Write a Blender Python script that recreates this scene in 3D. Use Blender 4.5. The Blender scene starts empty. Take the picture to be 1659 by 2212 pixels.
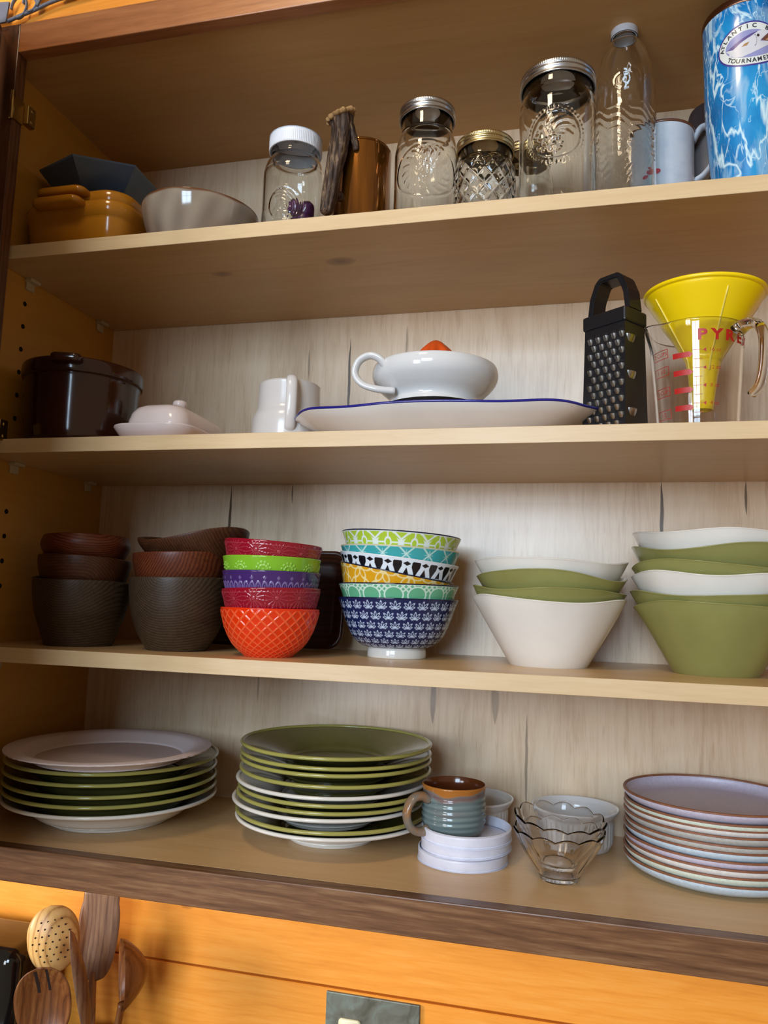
import bpy, bmesh, math, random
import numpy as np
from mathutils import Vector, Matrix
random.seed(7); RNG = np.random.default_rng(7)
PI = math.pi
C = bpy.context.scene.collection
SC = bpy.context.scene

# ------------------------------------------------------------------ camera, world, light, exposure
def _rot(yaw, pitch, roll):
    cy, sy, cp, sp = math.cos(yaw), math.sin(yaw), math.cos(pitch), math.sin(pitch)
    f = Vector((sy*cp, cy*cp, sp)); r = Vector((cy, -sy, 0)); u = r.cross(f)
    c, s = math.cos(roll), math.sin(roll)
    return c*r + s*u, -s*r + c*u, f
CAM = Vector((0.7815, -0.8609, -0.0727))
R_, U_, F_ = _rot(-0.2478, 0.1171, 0.0320)
cd = bpy.data.cameras.new('camera'); cam = bpy.data.objects.new('camera', cd); C.objects.link(cam)
cd.sensor_fit = 'VERTICAL'; cd.sensor_height = 36.0; cd.lens = 1681.2/2212*36.0
cd.clip_start = 0.02; cd.clip_end = 60
m = Matrix((R_, U_, -F_)).transposed().to_4x4(); m.translation = CAM
cam.matrix_world = m
SC.camera = cam
SC.view_settings.view_transform = 'Standard'; SC.view_settings.look = 'None'
SC.view_settings.exposure = 0.85; SC.view_settings.gamma = 1.0; SC.view_settings.use_curve_mapping = False
SC.cycles.use_denoising = True
SC.cycles.max_bounces = 14; SC.cycles.transmission_bounces = 14; SC.cycles.transparent_max_bounces = 16
SC.cycles.sample_clamp_indirect = 6.0

world = bpy.data.worlds.new('room_ambient'); SC.world = world; world.use_nodes = True
bg = world.node_tree.nodes['Background']; bg.inputs[0].default_value = (1.0, 0.76, 0.52, 1); bg.inputs[1].default_value = 0.175

def area(name, loc, target, w, h, power, col):
    l = bpy.data.lights.new(name, 'AREA'); l.shape = 'RECTANGLE'; l.size = w; l.size_y = h
    l.energy = power; l.color = col
    o = bpy.data.objects.new(name, l); C.objects.link(o); o.location = loc
    o.rotation_euler = (Vector(target) - Vector(loc)).to_track_quat('-Z', 'Y').to_euler()
    return o
# daylight through the panes of the kitchen window across the room
def window(c, nx, nz, pw, ph, power, col):
    c = Vector(c); d = (Vector((0.6, 0, 0.0)) - c); d.z *= 0.3; d.normalize(); r = d.cross(Vector((0, 0, 1))).normalized(); u = r.cross(d)
    for i in range(nx):
        for j in range(nz):
            p = c + r*((i-(nx-1)/2)*(pw+0.05)) + u*((j-(nz-1)/2)*(ph+0.05))
            area('window_pane_daylight', p, p + d, pw, ph, power, col)
window((0.32, -3.6, 0.70), 2, 3, 0.52, 0.40, 8.6, (0.60, 0.795, 1.0))       # kitchen window straight across the room
window((-0.80, -3.4, -0.05), 2, 3, 0.34, 0.42, 4.6, (0.84, 0.90, 1.0))     # glazed door to its left
# a second window further along the wall to the left, and an added warm overhead fill brightening top rail and boarding
area('side_window_daylight', (-2.3, -1.25, -0.25), (0.7, 0.25, -0.6), 0.9, 1.0, 52.0, (1.0, 0.90, 0.78))
area('warm_overhead_fill', (0.2, -1.3, 1.65), (0.3, 0.0, 0.6), 0.35, 0.35, 7.0, (1.0, 0.78, 0.52))

# ------------------------------------------------------------------ helpers
def lin(c):
    if isinstance(c, str):
        c = [int(c[i:i+2], 16)/255 for i in (0, 2, 4)]
    return np.array([x/12.92 if x <= 0.04045 else ((x+0.055)/1.055)**2.4 for x in c])
def L4(c): return (*lin(c).tolist(), 1.0)

class NT:
    def __init__(s, name):
        s.m = bpy.data.materials.new(name); s.m.use_nodes = True
        s.t = s.m.node_tree; s.b = s.t.nodes['Principled BSDF']
    def n(s, typ, **kw):
        x = s.t.nodes.new(typ)
        for k, v in kw.items(): setattr(x, k, v)
        return x
    def l(s, a, b): s.t.links.new(a, b)
    def val(s, sock, v):
        if hasattr(v, 'is_output'): s.l(v, sock)
        else: sock.default_value = v
    def math(s, op, a, b=0.0, c=0.0, clamp=False):
        x = s.n('ShaderNodeMath', operation=op, use_clamp=clamp)
        for i, v in enumerate((a, b, c)): s.val(x.inputs[i], v)
        return x.outputs[0]
    def mix(s, f, a, b, mode='MIX'):
        x = s.n('ShaderNodeMix', data_type='RGBA', blend_type=mode)
        s.val(x.inputs[0], f); s.val(x.inputs[6], a); s.val(x.inputs[7], b)
        return x.outputs[2]
    def coords(s, kind='Object', scale=(1, 1, 1), loc=(0, 0, 0), rot=(0, 0, 0)):
        t = s.n('ShaderNodeTexCoord'); mp = s.n('ShaderNodeMapping')
        mp.inputs['Scale'].default_value = scale; mp.inputs['Location'].default_value = loc
        mp.inputs['Rotation'].default_value = rot
        s.l(t.outputs[kind], mp.inputs['Vector']); return mp.outputs[0]
    def noise(s, vec, scale, detail=4, rough=0.55, dist=0.0):
        x = s.n('ShaderNodeTexNoise'); s.l(vec, x.inputs['Vector'])
        x.inputs['Scale'].default_value = scale; x.inputs['Detail'].default_value = detail
        x.inputs['Roughness'].default_value = rough; x.inputs['Distortion'].default_value = dist
        return x.outputs[0]
    def ramp(s, f, stops):
        x = s.n('ShaderNodeValToRGB'); e = x.color_ramp.elements
        while len(e) < len(stops): e.new(0.5)
        for q, (p, c) in zip(e, stops):
            q.position = p; q.color = c if len(c) == 4 else (*c, 1)
        s.l(f, x.inputs[0]); return x.outputs[0]
    def bump(s, h, strength=0.3, dist=0.001):
        x = s.n('ShaderNodeBump'); x.inputs['Strength'].default_value = strength; x.inputs['Distance'].default_value = dist
        s.l(h, x.inputs['Height']); s.l(x.outputs[0], s.b.inputs['Normal'])
    def set(s, **kw):
        names = dict(rough='Roughness', metal='Metallic', spec='Specular IOR Level', coat='Coat Weight', coatr='Coat Roughness',
                     trans='Transmission Weight', ior='IOR', sss='Subsurface Weight', col='Base Color', sheen='Sheen Weight')
        for k, v in kw.items(): s.val(s.b.inputs[names[k]], v)
        return s

def ceramic(name, col, rough=0.14, mottle=0.06, col2=None, scale=18, spec=0.5, bump=0.0):
    t = NT(name); v = t.coords()
    a = lin(col); b = lin(col2) if col2 is not None else a*(1-mottle*2)
    f = t.noise(v, scale, 5, 0.6)
    t.set(col=t.ramp(f, [(0.32, tuple(b)), (0.68, tuple(a))]), rough=rough, spec=spec)
    if bump: t.bump(t.noise(v, scale*6, 3), bump, 0.0006)
    return t.m

def vcol(name, rough=0.15, spec=0.5, metal=0.0, coat=0.0):
    t = NT(name); a = t.n('ShaderNodeVertexColor'); a.layer_name = 'Col'
    t.set(col=a.outputs[0], rough=rough, spec=spec, metal=metal, coat=coat); return t.m

def wood(name, dark, mid, light, axis='x', scale=1.0, fibre=0.5, rings=0.0, rough=0.42, spec=0.35, contrast=1.0, streaks=None, figure=0.35, loc=(0, 0, 0), coat=0.0, knots=None):
    """grain runs along axis; colours are the wood's own"""
    t = NT(name)
    k = {'x': (0.07, 1, 1), 'y': (1, 0.07, 1), 'z': (1, 1, 0.07)}[axis]
    k2 = {'x': (0.25, 1, 1), 'y': (1, 0.25, 1), 'z': (1, 1, 0.25)}[axis]
    v1 = t.coords(scale=tuple(q*scale for q in k), loc=loc)
    v2 = t.coords(scale=tuple(q*scale for q in k2), loc=loc)
    fine = t.noise(v1, 420, 4, 0.6, 0.3)
    med = t.noise(v1, 70, 5, 0.6, 1.2)
    big = t.noise(v2, 9, 4, 0.55, 1.5)
    if rings:
        freq, ca, cb, wob_, rw = rings
        tc = t.n('ShaderNodeTexCoord'); sp = t.n('ShaderNodeSeparateXYZ'); t.l(tc.outputs['Object'], sp.inputs[0])
        ia, ib = {'x': (1, 2), 'y': (0, 2), 'z': (0, 1)}[axis]
        lowv = t.coords(scale=tuple(q*scale for q in {'x': (0.35, 1, 1), 'y': (1, 0.35, 1), 'z': (1, 1, 0.35)}[axis]), loc=(loc[0]+1.3, loc[1]+0.4, loc[2]+2.1))
        w1 = t.math('MULTIPLY', t.math('SUBTRACT', t.noise(lowv, 6, 3, 0.5), 0.5), wob_)
        w2 = t.math('MULTIPLY', t.math('SUBTRACT', t.noise(lowv, 30, 3, 0.5), 0.5), wob_*0.22)
        da = t.math('SUBTRACT', t.math('ADD', sp.outputs[ia], w1), ca); db = t.math('SUBTRACT', t.math('ADD', sp.outputs[ib], w2), cb)
        rr = t.math('SQRT', t.math('ADD', t.math('MULTIPLY', da, da), t.math('MULTIPLY', db, db)))
        saw = t.math('MULTIPLY', PI, t.math('ADD', t.math('MULTIPLY', rr, freq), t.math('MULTIPLY', t.noise(v2, 40, 2), 0.5)))
        ringf = t.math('POWER', t.math('ABSOLUTE', t.math('SINE', saw)), 0.55)
        f = t.math('ADD', t.math('MULTIPLY', med, 0.6*(1-rw)), t.math('MULTIPLY', t.math('SUBTRACT', ringf, 0.25), rw))
        f = t.math('ADD', f, t.math('MULTIPLY', big, 0.4*(1-rw)))
    else:
        f = t.math('ADD', t.math('MULTIPLY', med, 0.55), t.math('MULTIPLY', big, 0.45))
    f = t.math('ADD', t.math('MULTIPLY', f, 1-0.35*fibre), t.math('MULTIPLY', fine, 0.35*fibre))
    s = 0.22/contrast
    c = t.ramp(f, [(0.5-s, tuple(lin(dark))), (0.5, tuple(lin(mid))), (0.5+s, tuple(lin(light)))])
    if figure:
        fl = t.noise(t.coords(scale=tuple(q*scale for q in {'x': (0.1, 1, 1), 'y': (1, 0.1, 1), 'z': (1, 1, 0.1)}[axis]), loc=(3, 5, 7)), 150, 2, 0.5)
        m = t.ramp(fl, [(0.66, (0, 0, 0)), (0.74, (1, 1, 1))])
        c = t.mix(t.math('MULTIPLY', m, figure), c, L4(dark))
    pos = t.n('ShaderNodeTexCoord'); sep = t.n('ShaderNodeSeparateXYZ'); t.l(pos.outputs['Object'], sep.inputs[0])
    wob = t.noise(t.coords(scale=(1, 1, 1)), 22, 3)
    for (x0, z0, z1, wd, st) in streaks or []:
        dx = t.math('ABSOLUTE', t.math('ADD', t.math('SUBTRACT', sep.outputs[0], x0), t.math('MULTIPLY', t.math('SUBTRACT', wob, 0.5), 0.004)))
        zc, zh = (z0+z1)/2, abs(z1-z0)/2
        tz = t.math('DIVIDE', t.math('ABSOLUTE', t.math('SUBTRACT', sep.outputs[2], zc)), zh)
        ww = t.math('MULTIPLY', t.math('SUBTRACT', 1.0, t.math('POWER', tz, 2.0), clamp=True), wd)
        mk = t.math('SUBTRACT', 1.0, t.math('DIVIDE', dx, t.math('MAXIMUM', ww, 1e-6)), clamp=True)
        mk = t.math('MULTIPLY', t.math('MULTIPLY', mk, 2.2, clamp=True), st)
        c = t.mix(mk, c, L4('4a3420'))
    for (plane, kx, ky, kr) in knots or []:
        dx = t.math('MULTIPLY', t.math('SUBTRACT', sep.outputs[0], kx), 0.6)
        dy = t.math('SUBTRACT', sep.outputs[2 if plane == 'xz' else 1], ky)
        d = t.math('SQRT', t.math('ADD', t.math('MULTIPLY', dx, dx), t.math('MULTIPLY', dy, dy)))
        d = t.math('ADD', d, t.math('MULTIPLY', t.math('SUBTRACT', wob, 0.5), kr*0.9))
        mk = t.math('SUBTRACT', 1.0, t.math('DIVIDE', d, kr), clamp=True)
        c = t.mix(t.math('MULTIPLY', t.math('POWER', mk, 0.6), 0.75, clamp=True), c, L4('5e3a1e'))
    t.set(col=c, rough=rough, spec=spec, coat=coat, coatr=0.25)
    t.bump(fine, 0.08, 0.0004)
    return t.m

def plain(name, col, rough=0.4, metal=0.0, spec=0.5, **kw):
    t = NT(name); v = t.coords(); a = lin(col)
    f = t.noise(v, 60, 3)
    t.set(col=t.ramp(f, [(0.3, tuple(a*0.9)), (0.7, tuple(a))]), rough=rough, metal=metal, spec=spec, **kw); return t.m

def glass(name, col=(1, 1, 1), rough=0.0, ior=1.45):
    t = NT(name); t.set(col=(*col, 1), rough=rough, trans=1.0, ior=ior); return t.m

def mesh(name, V, F, mat=None, smooth=True, col=None):
    me = bpy.data.meshes.new(name)
    V = np.asarray(V, dtype=np.float32).reshape(-1, 3)
    if isinstance(F, np.ndarray) and F.ndim == 2:
        k = F.shape[1]; nf = len(F)
        me.vertices.add(len(V)); me.vertices.foreach_set('co', V.ravel())
        me.loops.add(nf*k); me.loops.foreach_set('vertex_index', F.astype(np.int32).ravel())
        me.polygons.add(nf); me.polygons.foreach_set('loop_start', np.arange(0, nf*k, k, dtype=np.int32))
        me.update(calc_edges=True); me.validate()
    else:
        me.from_pydata(V.tolist(), [], [list(map(int, f)) for f in F]); me.update()
    if smooth: me.polygons.foreach_set('use_smooth', np.ones(len(me.polygons), dtype=bool))
    if col is not None:
        a = me.color_attributes.new('Col', 'FLOAT_COLOR', 'POINT')
        cc = np.ones((len(V), 4), dtype=np.float32); cc[:, :3] = col; a.data.foreach_set('color', cc.ravel())
    if mat: me.materials.append(mat)
    return me

def obj(name, me, parent=None, loc=(0, 0, 0), rot=(0, 0, 0)):
    o = bpy.data.objects.new(name, me); C.objects.link(o); o.location = loc; o.rotation_mode = 'ZYX'; o.rotation_euler = rot
    if parent: o.parent = parent
    return o
def tag(o, label, cat, group=None):
    o['label'] = label; o['category'] = cat
    if group: o['group'] = group
    return o
def thing(name, label, cat, loc=(0, 0, 0), rot=(0, 0, 0), group=None):
    o = bpy.data.objects.new(name, None); C.objects.link(o); o.empty_display_size = 0.02
    o.rotation_mode = 'ZYX'; o.location = loc; o.rotation_euler = rot; return tag(o, label, cat, group)

def smooth_prof(P, k=6):
    """Catmull-Rom through (r,z) points; a repeated point keeps a corner"""
    P = [np.array(p, float) for p in P]; out = []
    segs = []; cur = [P[0]]
    for p in P[1:]:
        if np.allclose(p, cur[-1]): segs.append(cur); cur = [p]
        else: cur.append(p)
    segs.append(cur)
    for S in segs:
        n = len(S)
        if n == 1: continue
        E = [2*S[0]-S[1]] + S + [2*S[-1]-S[-2]]
        for i in range(1, n):
            for t in np.linspace(0, 1, k, endpoint=False):
                a, b, c, d = E[i-1], E[i], E[i+1], E[i+2]
                out.append(0.5*((2*b)+(-a+c)*t+(2*a-5*b+4*c-d)*t*t+(-a+3*b-3*c+d)*t**3))
        out.append(S[-1])
    out = [np.array((max(o[0], 0), o[1])) for o in out]
    return np.array(out)

def lathe(name, prof, mat, n=72, fn=None, colfn=None, k=6, sm=True, raw=False):
    """prof from outer bottom axis to inner bottom axis. fn(T,R,Z,S)->(R,Z) or (X,Y,Z)"""
    P = np.array(prof, float) if raw else smooth_prof(prof, k)
    T = np.linspace(0, 2*PI, n, endpoint=False)
    Tm, Rm = np.meshgrid(T, P[:, 0]); _, Zm = np.meshgrid(T, P[:, 1])
    S = np.arange(len(P))[:, None]*np.ones((1, n))
    R2, Z2, X = Rm, Zm, None
    if fn is not None:
        q = fn(Tm, Rm, Zm, S)
        if len(q) == 2: R2, Z2 = q
        else: X = q
    if X is None: V = np.stack([R2*np.cos(Tm), R2*np.sin(Tm), Z2], -1)
    else: V = np.stack(X, -1)
    m_ = len(P); I = np.arange(m_*n).reshape(m_, n)
    a = I[:-1]; b = np.roll(I, -1, 1)[:-1]; c = np.roll(I, -1, 1)[1:]; d = I[1:]
    F = np.stack([a, b, c, d], -1).reshape(-1, 4)
    col = None
    if colfn is not None: col = colfn(Tm, Rm, Zm, S).reshape(-1, 3)
    V = V.reshape(-1, 3)
    closed0, closed1 = P[0, 0] < 1e-6, P[-1, 0] < 1e-6
    tri = []
    keep = np.ones(len(F), bool)
    if closed0: keep[:n] = False
    if closed1: keep[-n:] = False
    # merge pole rings: use first vertex of the ring
    Fq = F[keep]
    if closed0:
        j = np.arange(n); tri.append(np.stack([np.zeros(n, int), I[1][(j+1) % n], I[1][j]], -1))
    if closed1:
        j = np.arange(n); tri.append(np.stack([np.full(n, I[-1, 0]), I[-2][j], I[-2][(j+1) % n]], -1))
    if tri:
        tri = np.concatenate(tri)
        loops = np.concatenate([Fq.ravel(), tri.ravel()]).astype(np.int32)
        starts = np.concatenate([np.arange(0, len(Fq)*4, 4), len(Fq)*4 + np.arange(0, len(tri)*3, 3)]).astype(np.int32)
    else:
        loops = Fq.ravel().astype(np.int32); starts = np.arange(0, len(Fq)*4, 4, dtype=np.int32)
    used = np.zeros(len(V), bool); used[loops] = True
    remap = np.cumsum(used)-1
    V = V[used]; loops = remap[loops].astype(np.int32)
    if col is not None: col = col[used]
    me = bpy.data.meshes.new(name)
    me.vertices.add(len(V)); me.vertices.foreach_set('co', V.astype(np.float32).ravel())
    me.loops.add(len(loops)); me.loops.foreach_set('vertex_index', loops)
    me.polygons.add(len(starts)); me.polygons.foreach_set('loop_start', starts)
    me.update(calc_edges=True)
    if sm: me.polygons.foreach_set('use_smooth', np.ones(len(starts), dtype=bool))
    if col is not None:
        at = me.color_attributes.new('Col', 'FLOAT_COLOR', 'POINT')
        cc = np.ones((len(V), 4), dtype=np.float32); cc[:, :3] = col; at.data.foreach_set('color', cc.ravel())
    if mat: me.materials.append(mat)
    return me

def bm_mesh(name, bm, mat, smooth=False):
    me = bpy.data.meshes.new(name); bmesh.ops.recalc_face_normals(bm, faces=bm.faces[:]); bm.to_mesh(me); bm.free()
    if mat: me.materials.append(mat)
    if smooth: me.polygons.foreach_set('use_smooth', np.ones(len(me.polygons), dtype=bool))
    return me
def box(name, lo, hi, mat, bevel=0.0, seg=2, smooth=False):
    bm = bmesh.new(); lo, hi = Vector(lo), Vector(hi)
    bmesh.ops.create_cube(bm, size=1.0)
    for v in bm.verts:
        v.co = Vector([lo[i] + (v.co[i]+0.5)*(hi[i]-lo[i]) for i in range(3)])
    if bevel: bmesh.ops.bevel(bm, geom=bm.edges[:], offset=bevel, segments=seg, profile=0.5, affect='EDGES')
    return bm_mesh(name, bm, mat, smooth)

def tube(name, pts, radii, mat, n=16, k=6, flat=None, noise=0.0, fn=None):
    """swept round tube through pts (Catmull-Rom); flat=(a,b) scales the section"""
    P = np.array(pts, float); Rr = np.array(radii if np.ndim(radii) else [radii]*len(P), float)
    if k > 1 and len(P) > 2:
        E = np.vstack([2*P[0]-P[1], P, 2*P[-1]-P[-2]]); ER = np.concatenate([[Rr[0]], Rr, [Rr[-1]]])
        Q, QR = [], []
        for i in range(1, len(P)):
            for t in np.linspace(0, 1, k, endpoint=False):
                a, b, c, d = E[i-1:i+3]
                Q.append(0.5*((2*b)+(-a+c)*t+(2*a-5*b+4*c-d)*t*t+(-a+3*b-3*c+d)*t**3)); QR.append(ER[i]*(1-t)+ER[i+1]*t)
        Q.append(P[-1]); QR.append(Rr[-1]); P = np.array(Q); Rr = np.array(QR)
    Tn = np.gradient(P, axis=0); Tn /= np.linalg.norm(Tn, axis=1)[:, None]
    ref = np.array([0, 0, 1.0]) if abs(Tn[0, 2]) < 0.9 else np.array([1.0, 0, 0])
    N = np.cross(ref, Tn[0]); N /= np.linalg.norm(N)
    V = []; fa, fb = flat or (1, 1)
    A = np.linspace(0, 2*PI, n, endpoint=False)
    for i in range(len(P)):
        N = N - Tn[i]*np.dot(N, Tn[i]); N /= np.linalg.norm(N); B = np.cross(Tn[i], N)
        rr = Rr[i]*np.ones(n)
        if fn is not None: rr = rr*fn(A, i/(len(P)-1))
        V.append(P[i] + (np.cos(A)*rr*fa)[:, None]*N + (np.sin(A)*rr*fb)[:, None]*B)
    V = np.concatenate(V); m_ = len(P)
    F = []
    for i in range(m_-1):
        for j in range(n):
            F.append([i*n+j, i*n+(j+1) % n, (i+1)*n+(j+1) % n, (i+1)*n+j])
    F.append(list(range(n))[::-1]); F.append([(m_-1)*n+j for j in range(n)])
    return mesh(name, V, F, mat)

def join_mesh(name, meshes, mat):
    V, F, o = [], [], 0
    for me in meshes:
        v = np.empty(len(me.vertices)*3, np.float32); me.vertices.foreach_get('co', v); V.append(v.reshape(-1, 3))
        F += [[i+o for i in p.vertices] for p in me.polygons]; o += len(me.vertices)
        bpy.data.meshes.remove(me)
    return mesh(name, np.concatenate(V), F, mat)

def sstep(a, b, x):
    t = np.clip((x-a)/(b-a), 0, 1); return t*t*(3-2*t)
def cam_angle(x, y): return math.atan2(CAM.y-y, CAM.x-x)
def fr(x): return x-np.floor(x)
def cfr(x): return x-np.round(x)

# ------------------------------------------------------------------ materials
MAPLE = ('b98f5a', 'd3b083', 'e2c69c')
M = {}
M['maple_back'] = wood('maple back veneer', 'b08a66', 'd8bc9b', 'e6d0b5', 'z', 1.3, 0.6, rough=0.30, spec=0.6, contrast=0.8, figure=0.3,
    streaks=[(0.428, 0.345, 0.190, 0.0028, 0.95), (0.237, 0.110, -0.02, 0.0030, 0.95), (0.893, 0.112, 0.005, 0.0032, 0.95), (0.342, 0.112, 0.078, 0.0016, 0.8),
             (1.003, 0.112, 0.062, 0.0022, 0.8), (0.575, -0.17, -0.245, 0.006, 0.6), (0.665, -0.16, -0.24, 0.007, 0.45), (0.71, -0.22, -0.36, 0.0025, 0.6), (0.36, 0.33, 0.28, 0.002, 0.5),
             (0.52, 0.36, 0.30, 0.0022, 0.5), (0.79, 0.30, 0.26, 0.002, 0.4), (0.30, -0.17, -0.23, 0.002, 0.4), (0.56, 0.02, -0.02, 0.0018, 0.4)])
M['maple_side'] = wood('maple side veneer', 'a06a24', 'b9822f', 'c8923e', 'y', 1.0, 0.4, rough=0.4, contrast=0.5, figure=0.1)
M['maple_shelf'] = wood('maple shelf board', 'b88d58', 'd0aa78', 'dfc093', 'x', 1.0, 0.4, rough=0.32, spec=0.5, contrast=0.55, figure=0.25)
M['maple_edge'] = wood('maple shelf edge band', 'bd9a6c', 'd2b489', 'dfc6a0', 'x', 1.0, 0.8, rough=0.36, contrast=0.55, figure=0.15)
M['walnut'] = wood('walnut face frame', '38200f', '6e4a30', '9a7754', 'x', 0.8, 1.2, rings=(120, 0.06, -0.46, 0.07, 0.22), rough=0.3, spec=0.5, contrast=0.9, figure=0.3)
M['walnut_v'] = wood('walnut stile', '2e180c', '5a3620', '7d5232', 'z', 1.0, 0.7, rings=(140, 0.02, 0.05, 0.05, 0.3), rough=0.35, spec=0.5, contrast=0.8)
M['pine'] = wood('orange pine planks', 'd87f26', 'f09a38', 'f8b258', 'x', 0.7, 1.0, rings=(95, 0.40, -0.55, 0.10, 0.16), rough=0.36, spec=0.45, contrast=0.75, figure=0.12, knots=[('xz', 0.1967, -0.5406, 0.0085), ('xz', 0.5223, -0.6396, 0.008), ('xz', 1.1, -0.55, 0.008)])
M['brass'] = plain('brass hinge', 'a88a52', 0.32, 1.0)
M['clip'] = plain('clear plastic clip', 'b9a482', 0.25)
M['hole'] = plain('pin hole dark', '3a2510', 0.9)

W_ = 1.25; D_ = 0.2842
zA, zB, zC, zD, TH = 0.3989, 0.1284, -0.1433, -0.3756, 0.019
yr, yo = -0.0087, -0.0277

# ------------------------------------------------------------------ setting: pine plank wall, soffit, countertop
wall = bpy.data.objects.new('wall_back', None); C.objects.link(wall); wall['kind'] = 'structure'
zj = -0.6275
for k, (z0, z1, off) in enumerate([(zj+0.0013, zj+0.22, 0), (zj-0.205, zj-0.0013, -0.0012), (zj-0.412, zj-0.2077, 0)]):
    obj('plank', box('plank', (-0.9, 0.2915+off, z0), (2.2, 0.312, z1), M['pine'], 0.0012, 1), wall)
obj('backing', box('backing', (-0.9, 0.306, zj-0.42), (2.2, 0.318, 0.75), plain('wall backing', '5a3212', 0.8)), wall)
sof = bpy.data.objects.new('trim_1', None); C.objects.link(sof); sof['kind'] = 'structure'; sof['label'] = 'orange pine boarding above the cabinet'
obj('board', box('board', (-0.6, -0.024, 0.7092), (2.0, 0.29, 0.90), M['pine'], 0.001, 1), sof)
obj('board', box('board', (-0.6, -0.024, 0.902), (2.0, 0.29, 1.10), M['pine'], 0.001, 1), sof)

# ------------------------------------------------------------------ cabinet
cab = thing('kitchen_cabinet', 'open maple wall cabinet with three shelves and dark walnut face frame', 'cabinet', (0, D_, zD))
def cpart(name, me, label=None):
    o = obj(name, me, cab, (0, -D_, -zD))
    if label: o['label'] = label
    return o
cpart('side_panel', box('side_panel', (-0.019, yr, zD-0.038), (0, D_, zA+0.29), M['maple_side']))
cpart('side_panel', box('side_panel', (W_, yr, zD-0.038), (W_+0.019, D_, zA+0.29), M['maple_side']))
cpart('back_panel', box('back_panel', (-0.019, D_, zD-0.038), (W_+0.019, D_+0.0065, zA+0.29), M['maple_back']))
M['maple_top'] = wood('maple top panel', 'a87a44', 'bf925a', 'cda26a', 'x', 0.8, 0.3, rough=0.42, contrast=0.5, figure=0.15)
cpart('top_panel', box('top_panel', (0, yr, 0.6676), (W_, D_, 0.687), M['maple_top']))
cpart('bottom_panel', box('bottom_panel', (0, yr, zD-TH), (W_, D_, zD), M['maple_shelf']))
M['maple_under'] = wood('maple shelf board knotty', 'a8804e', 'c09a66', 'cfae7e', 'x', 0.7, 0.35, rough=0.34, spec=0.5, contrast=0.55, figure=0.2, knots=[('xy', 0.4702, 0.0874, 0.013), ('xy', 0.2936, 0.0971, 0.011)])
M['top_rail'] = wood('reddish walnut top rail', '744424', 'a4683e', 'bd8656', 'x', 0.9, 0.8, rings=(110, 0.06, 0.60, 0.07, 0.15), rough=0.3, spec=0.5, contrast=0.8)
for z in (zA, zB, zC):
    s = cpart('shelf', box('shelf', (0.0012, 0.0012, z-TH), (W_-0.001, D_-0.001, z), M['maple_under'] if z == zA else M['maple_shelf']))
    e = obj('edge_band', box('edge_band', (0.0012, 0, z-TH), (W_-0.001, 0.0012, z), M['maple_edge'], 0.0004, 1), s)
for z in (zA, zB, zC):
    for y in (0.07, 0.242):
        bm = bmesh.new()
        bmesh.ops.create_cube(bm, size=1.0, matrix=Matrix.Translation((0.006, y, z-TH-0.0025)) @ Matrix.Diagonal((0.012, 0.02, 0.005, 1)))
        bmesh.ops.create_cube(bm, size=1.0, matrix=Matrix.Translation((0.0018, y, z-TH-0.010)) @ Matrix.Diagonal((0.0036, 0.016, 0.012, 1)))
        bmesh.ops.bevel(bm, geom=bm.edges[:], offset=0.0008, segments=1, affect='EDGES')
        cpart('shelf_clip', bm_mesh('shelf_clip', bm, M['clip']))
hole_me = lathe('pin_hole', [(0, 0.0003), (0.0024, 0.0003), (0.0024, 0.0003), (0.0034, 0.0006), (0.0034, 0.0006), (0.0036, 0.0)], M['hole'], n=12, raw=True)
zh = [0.3423-0.0339*i for i in range(6)] + [0.0389-0.0347*i for i in range(4)]
for z in zh + [-0.222, -0.256, -0.290]:
    o = cpart('pin_hole', hole_me); o.location = (0.0002, 0.064-D_, z-zD); o.rotation_euler = (0, PI/2, 0)
# face frame: walnut rails and stiles
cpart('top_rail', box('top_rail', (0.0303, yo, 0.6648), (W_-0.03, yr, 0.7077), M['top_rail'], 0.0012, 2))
cpart('bottom_rail', box('bottom_rail', (-0.019, yo, zD-0.0385), (W_+0.019, yr, zD), M['walnut'], 0.0012, 2))
cpart('stile', box('stile', (-0.022, yo, zD+0.0002), (0.0303, yr, 0.7077), M['walnut_v'], 0.0012, 2))
cpart('stile', box('stile', (W_-0.03, yo, zD+0.0002), (W_+0.022, yr, 0.7077), M['walnut_v'], 0.0012, 2))
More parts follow.
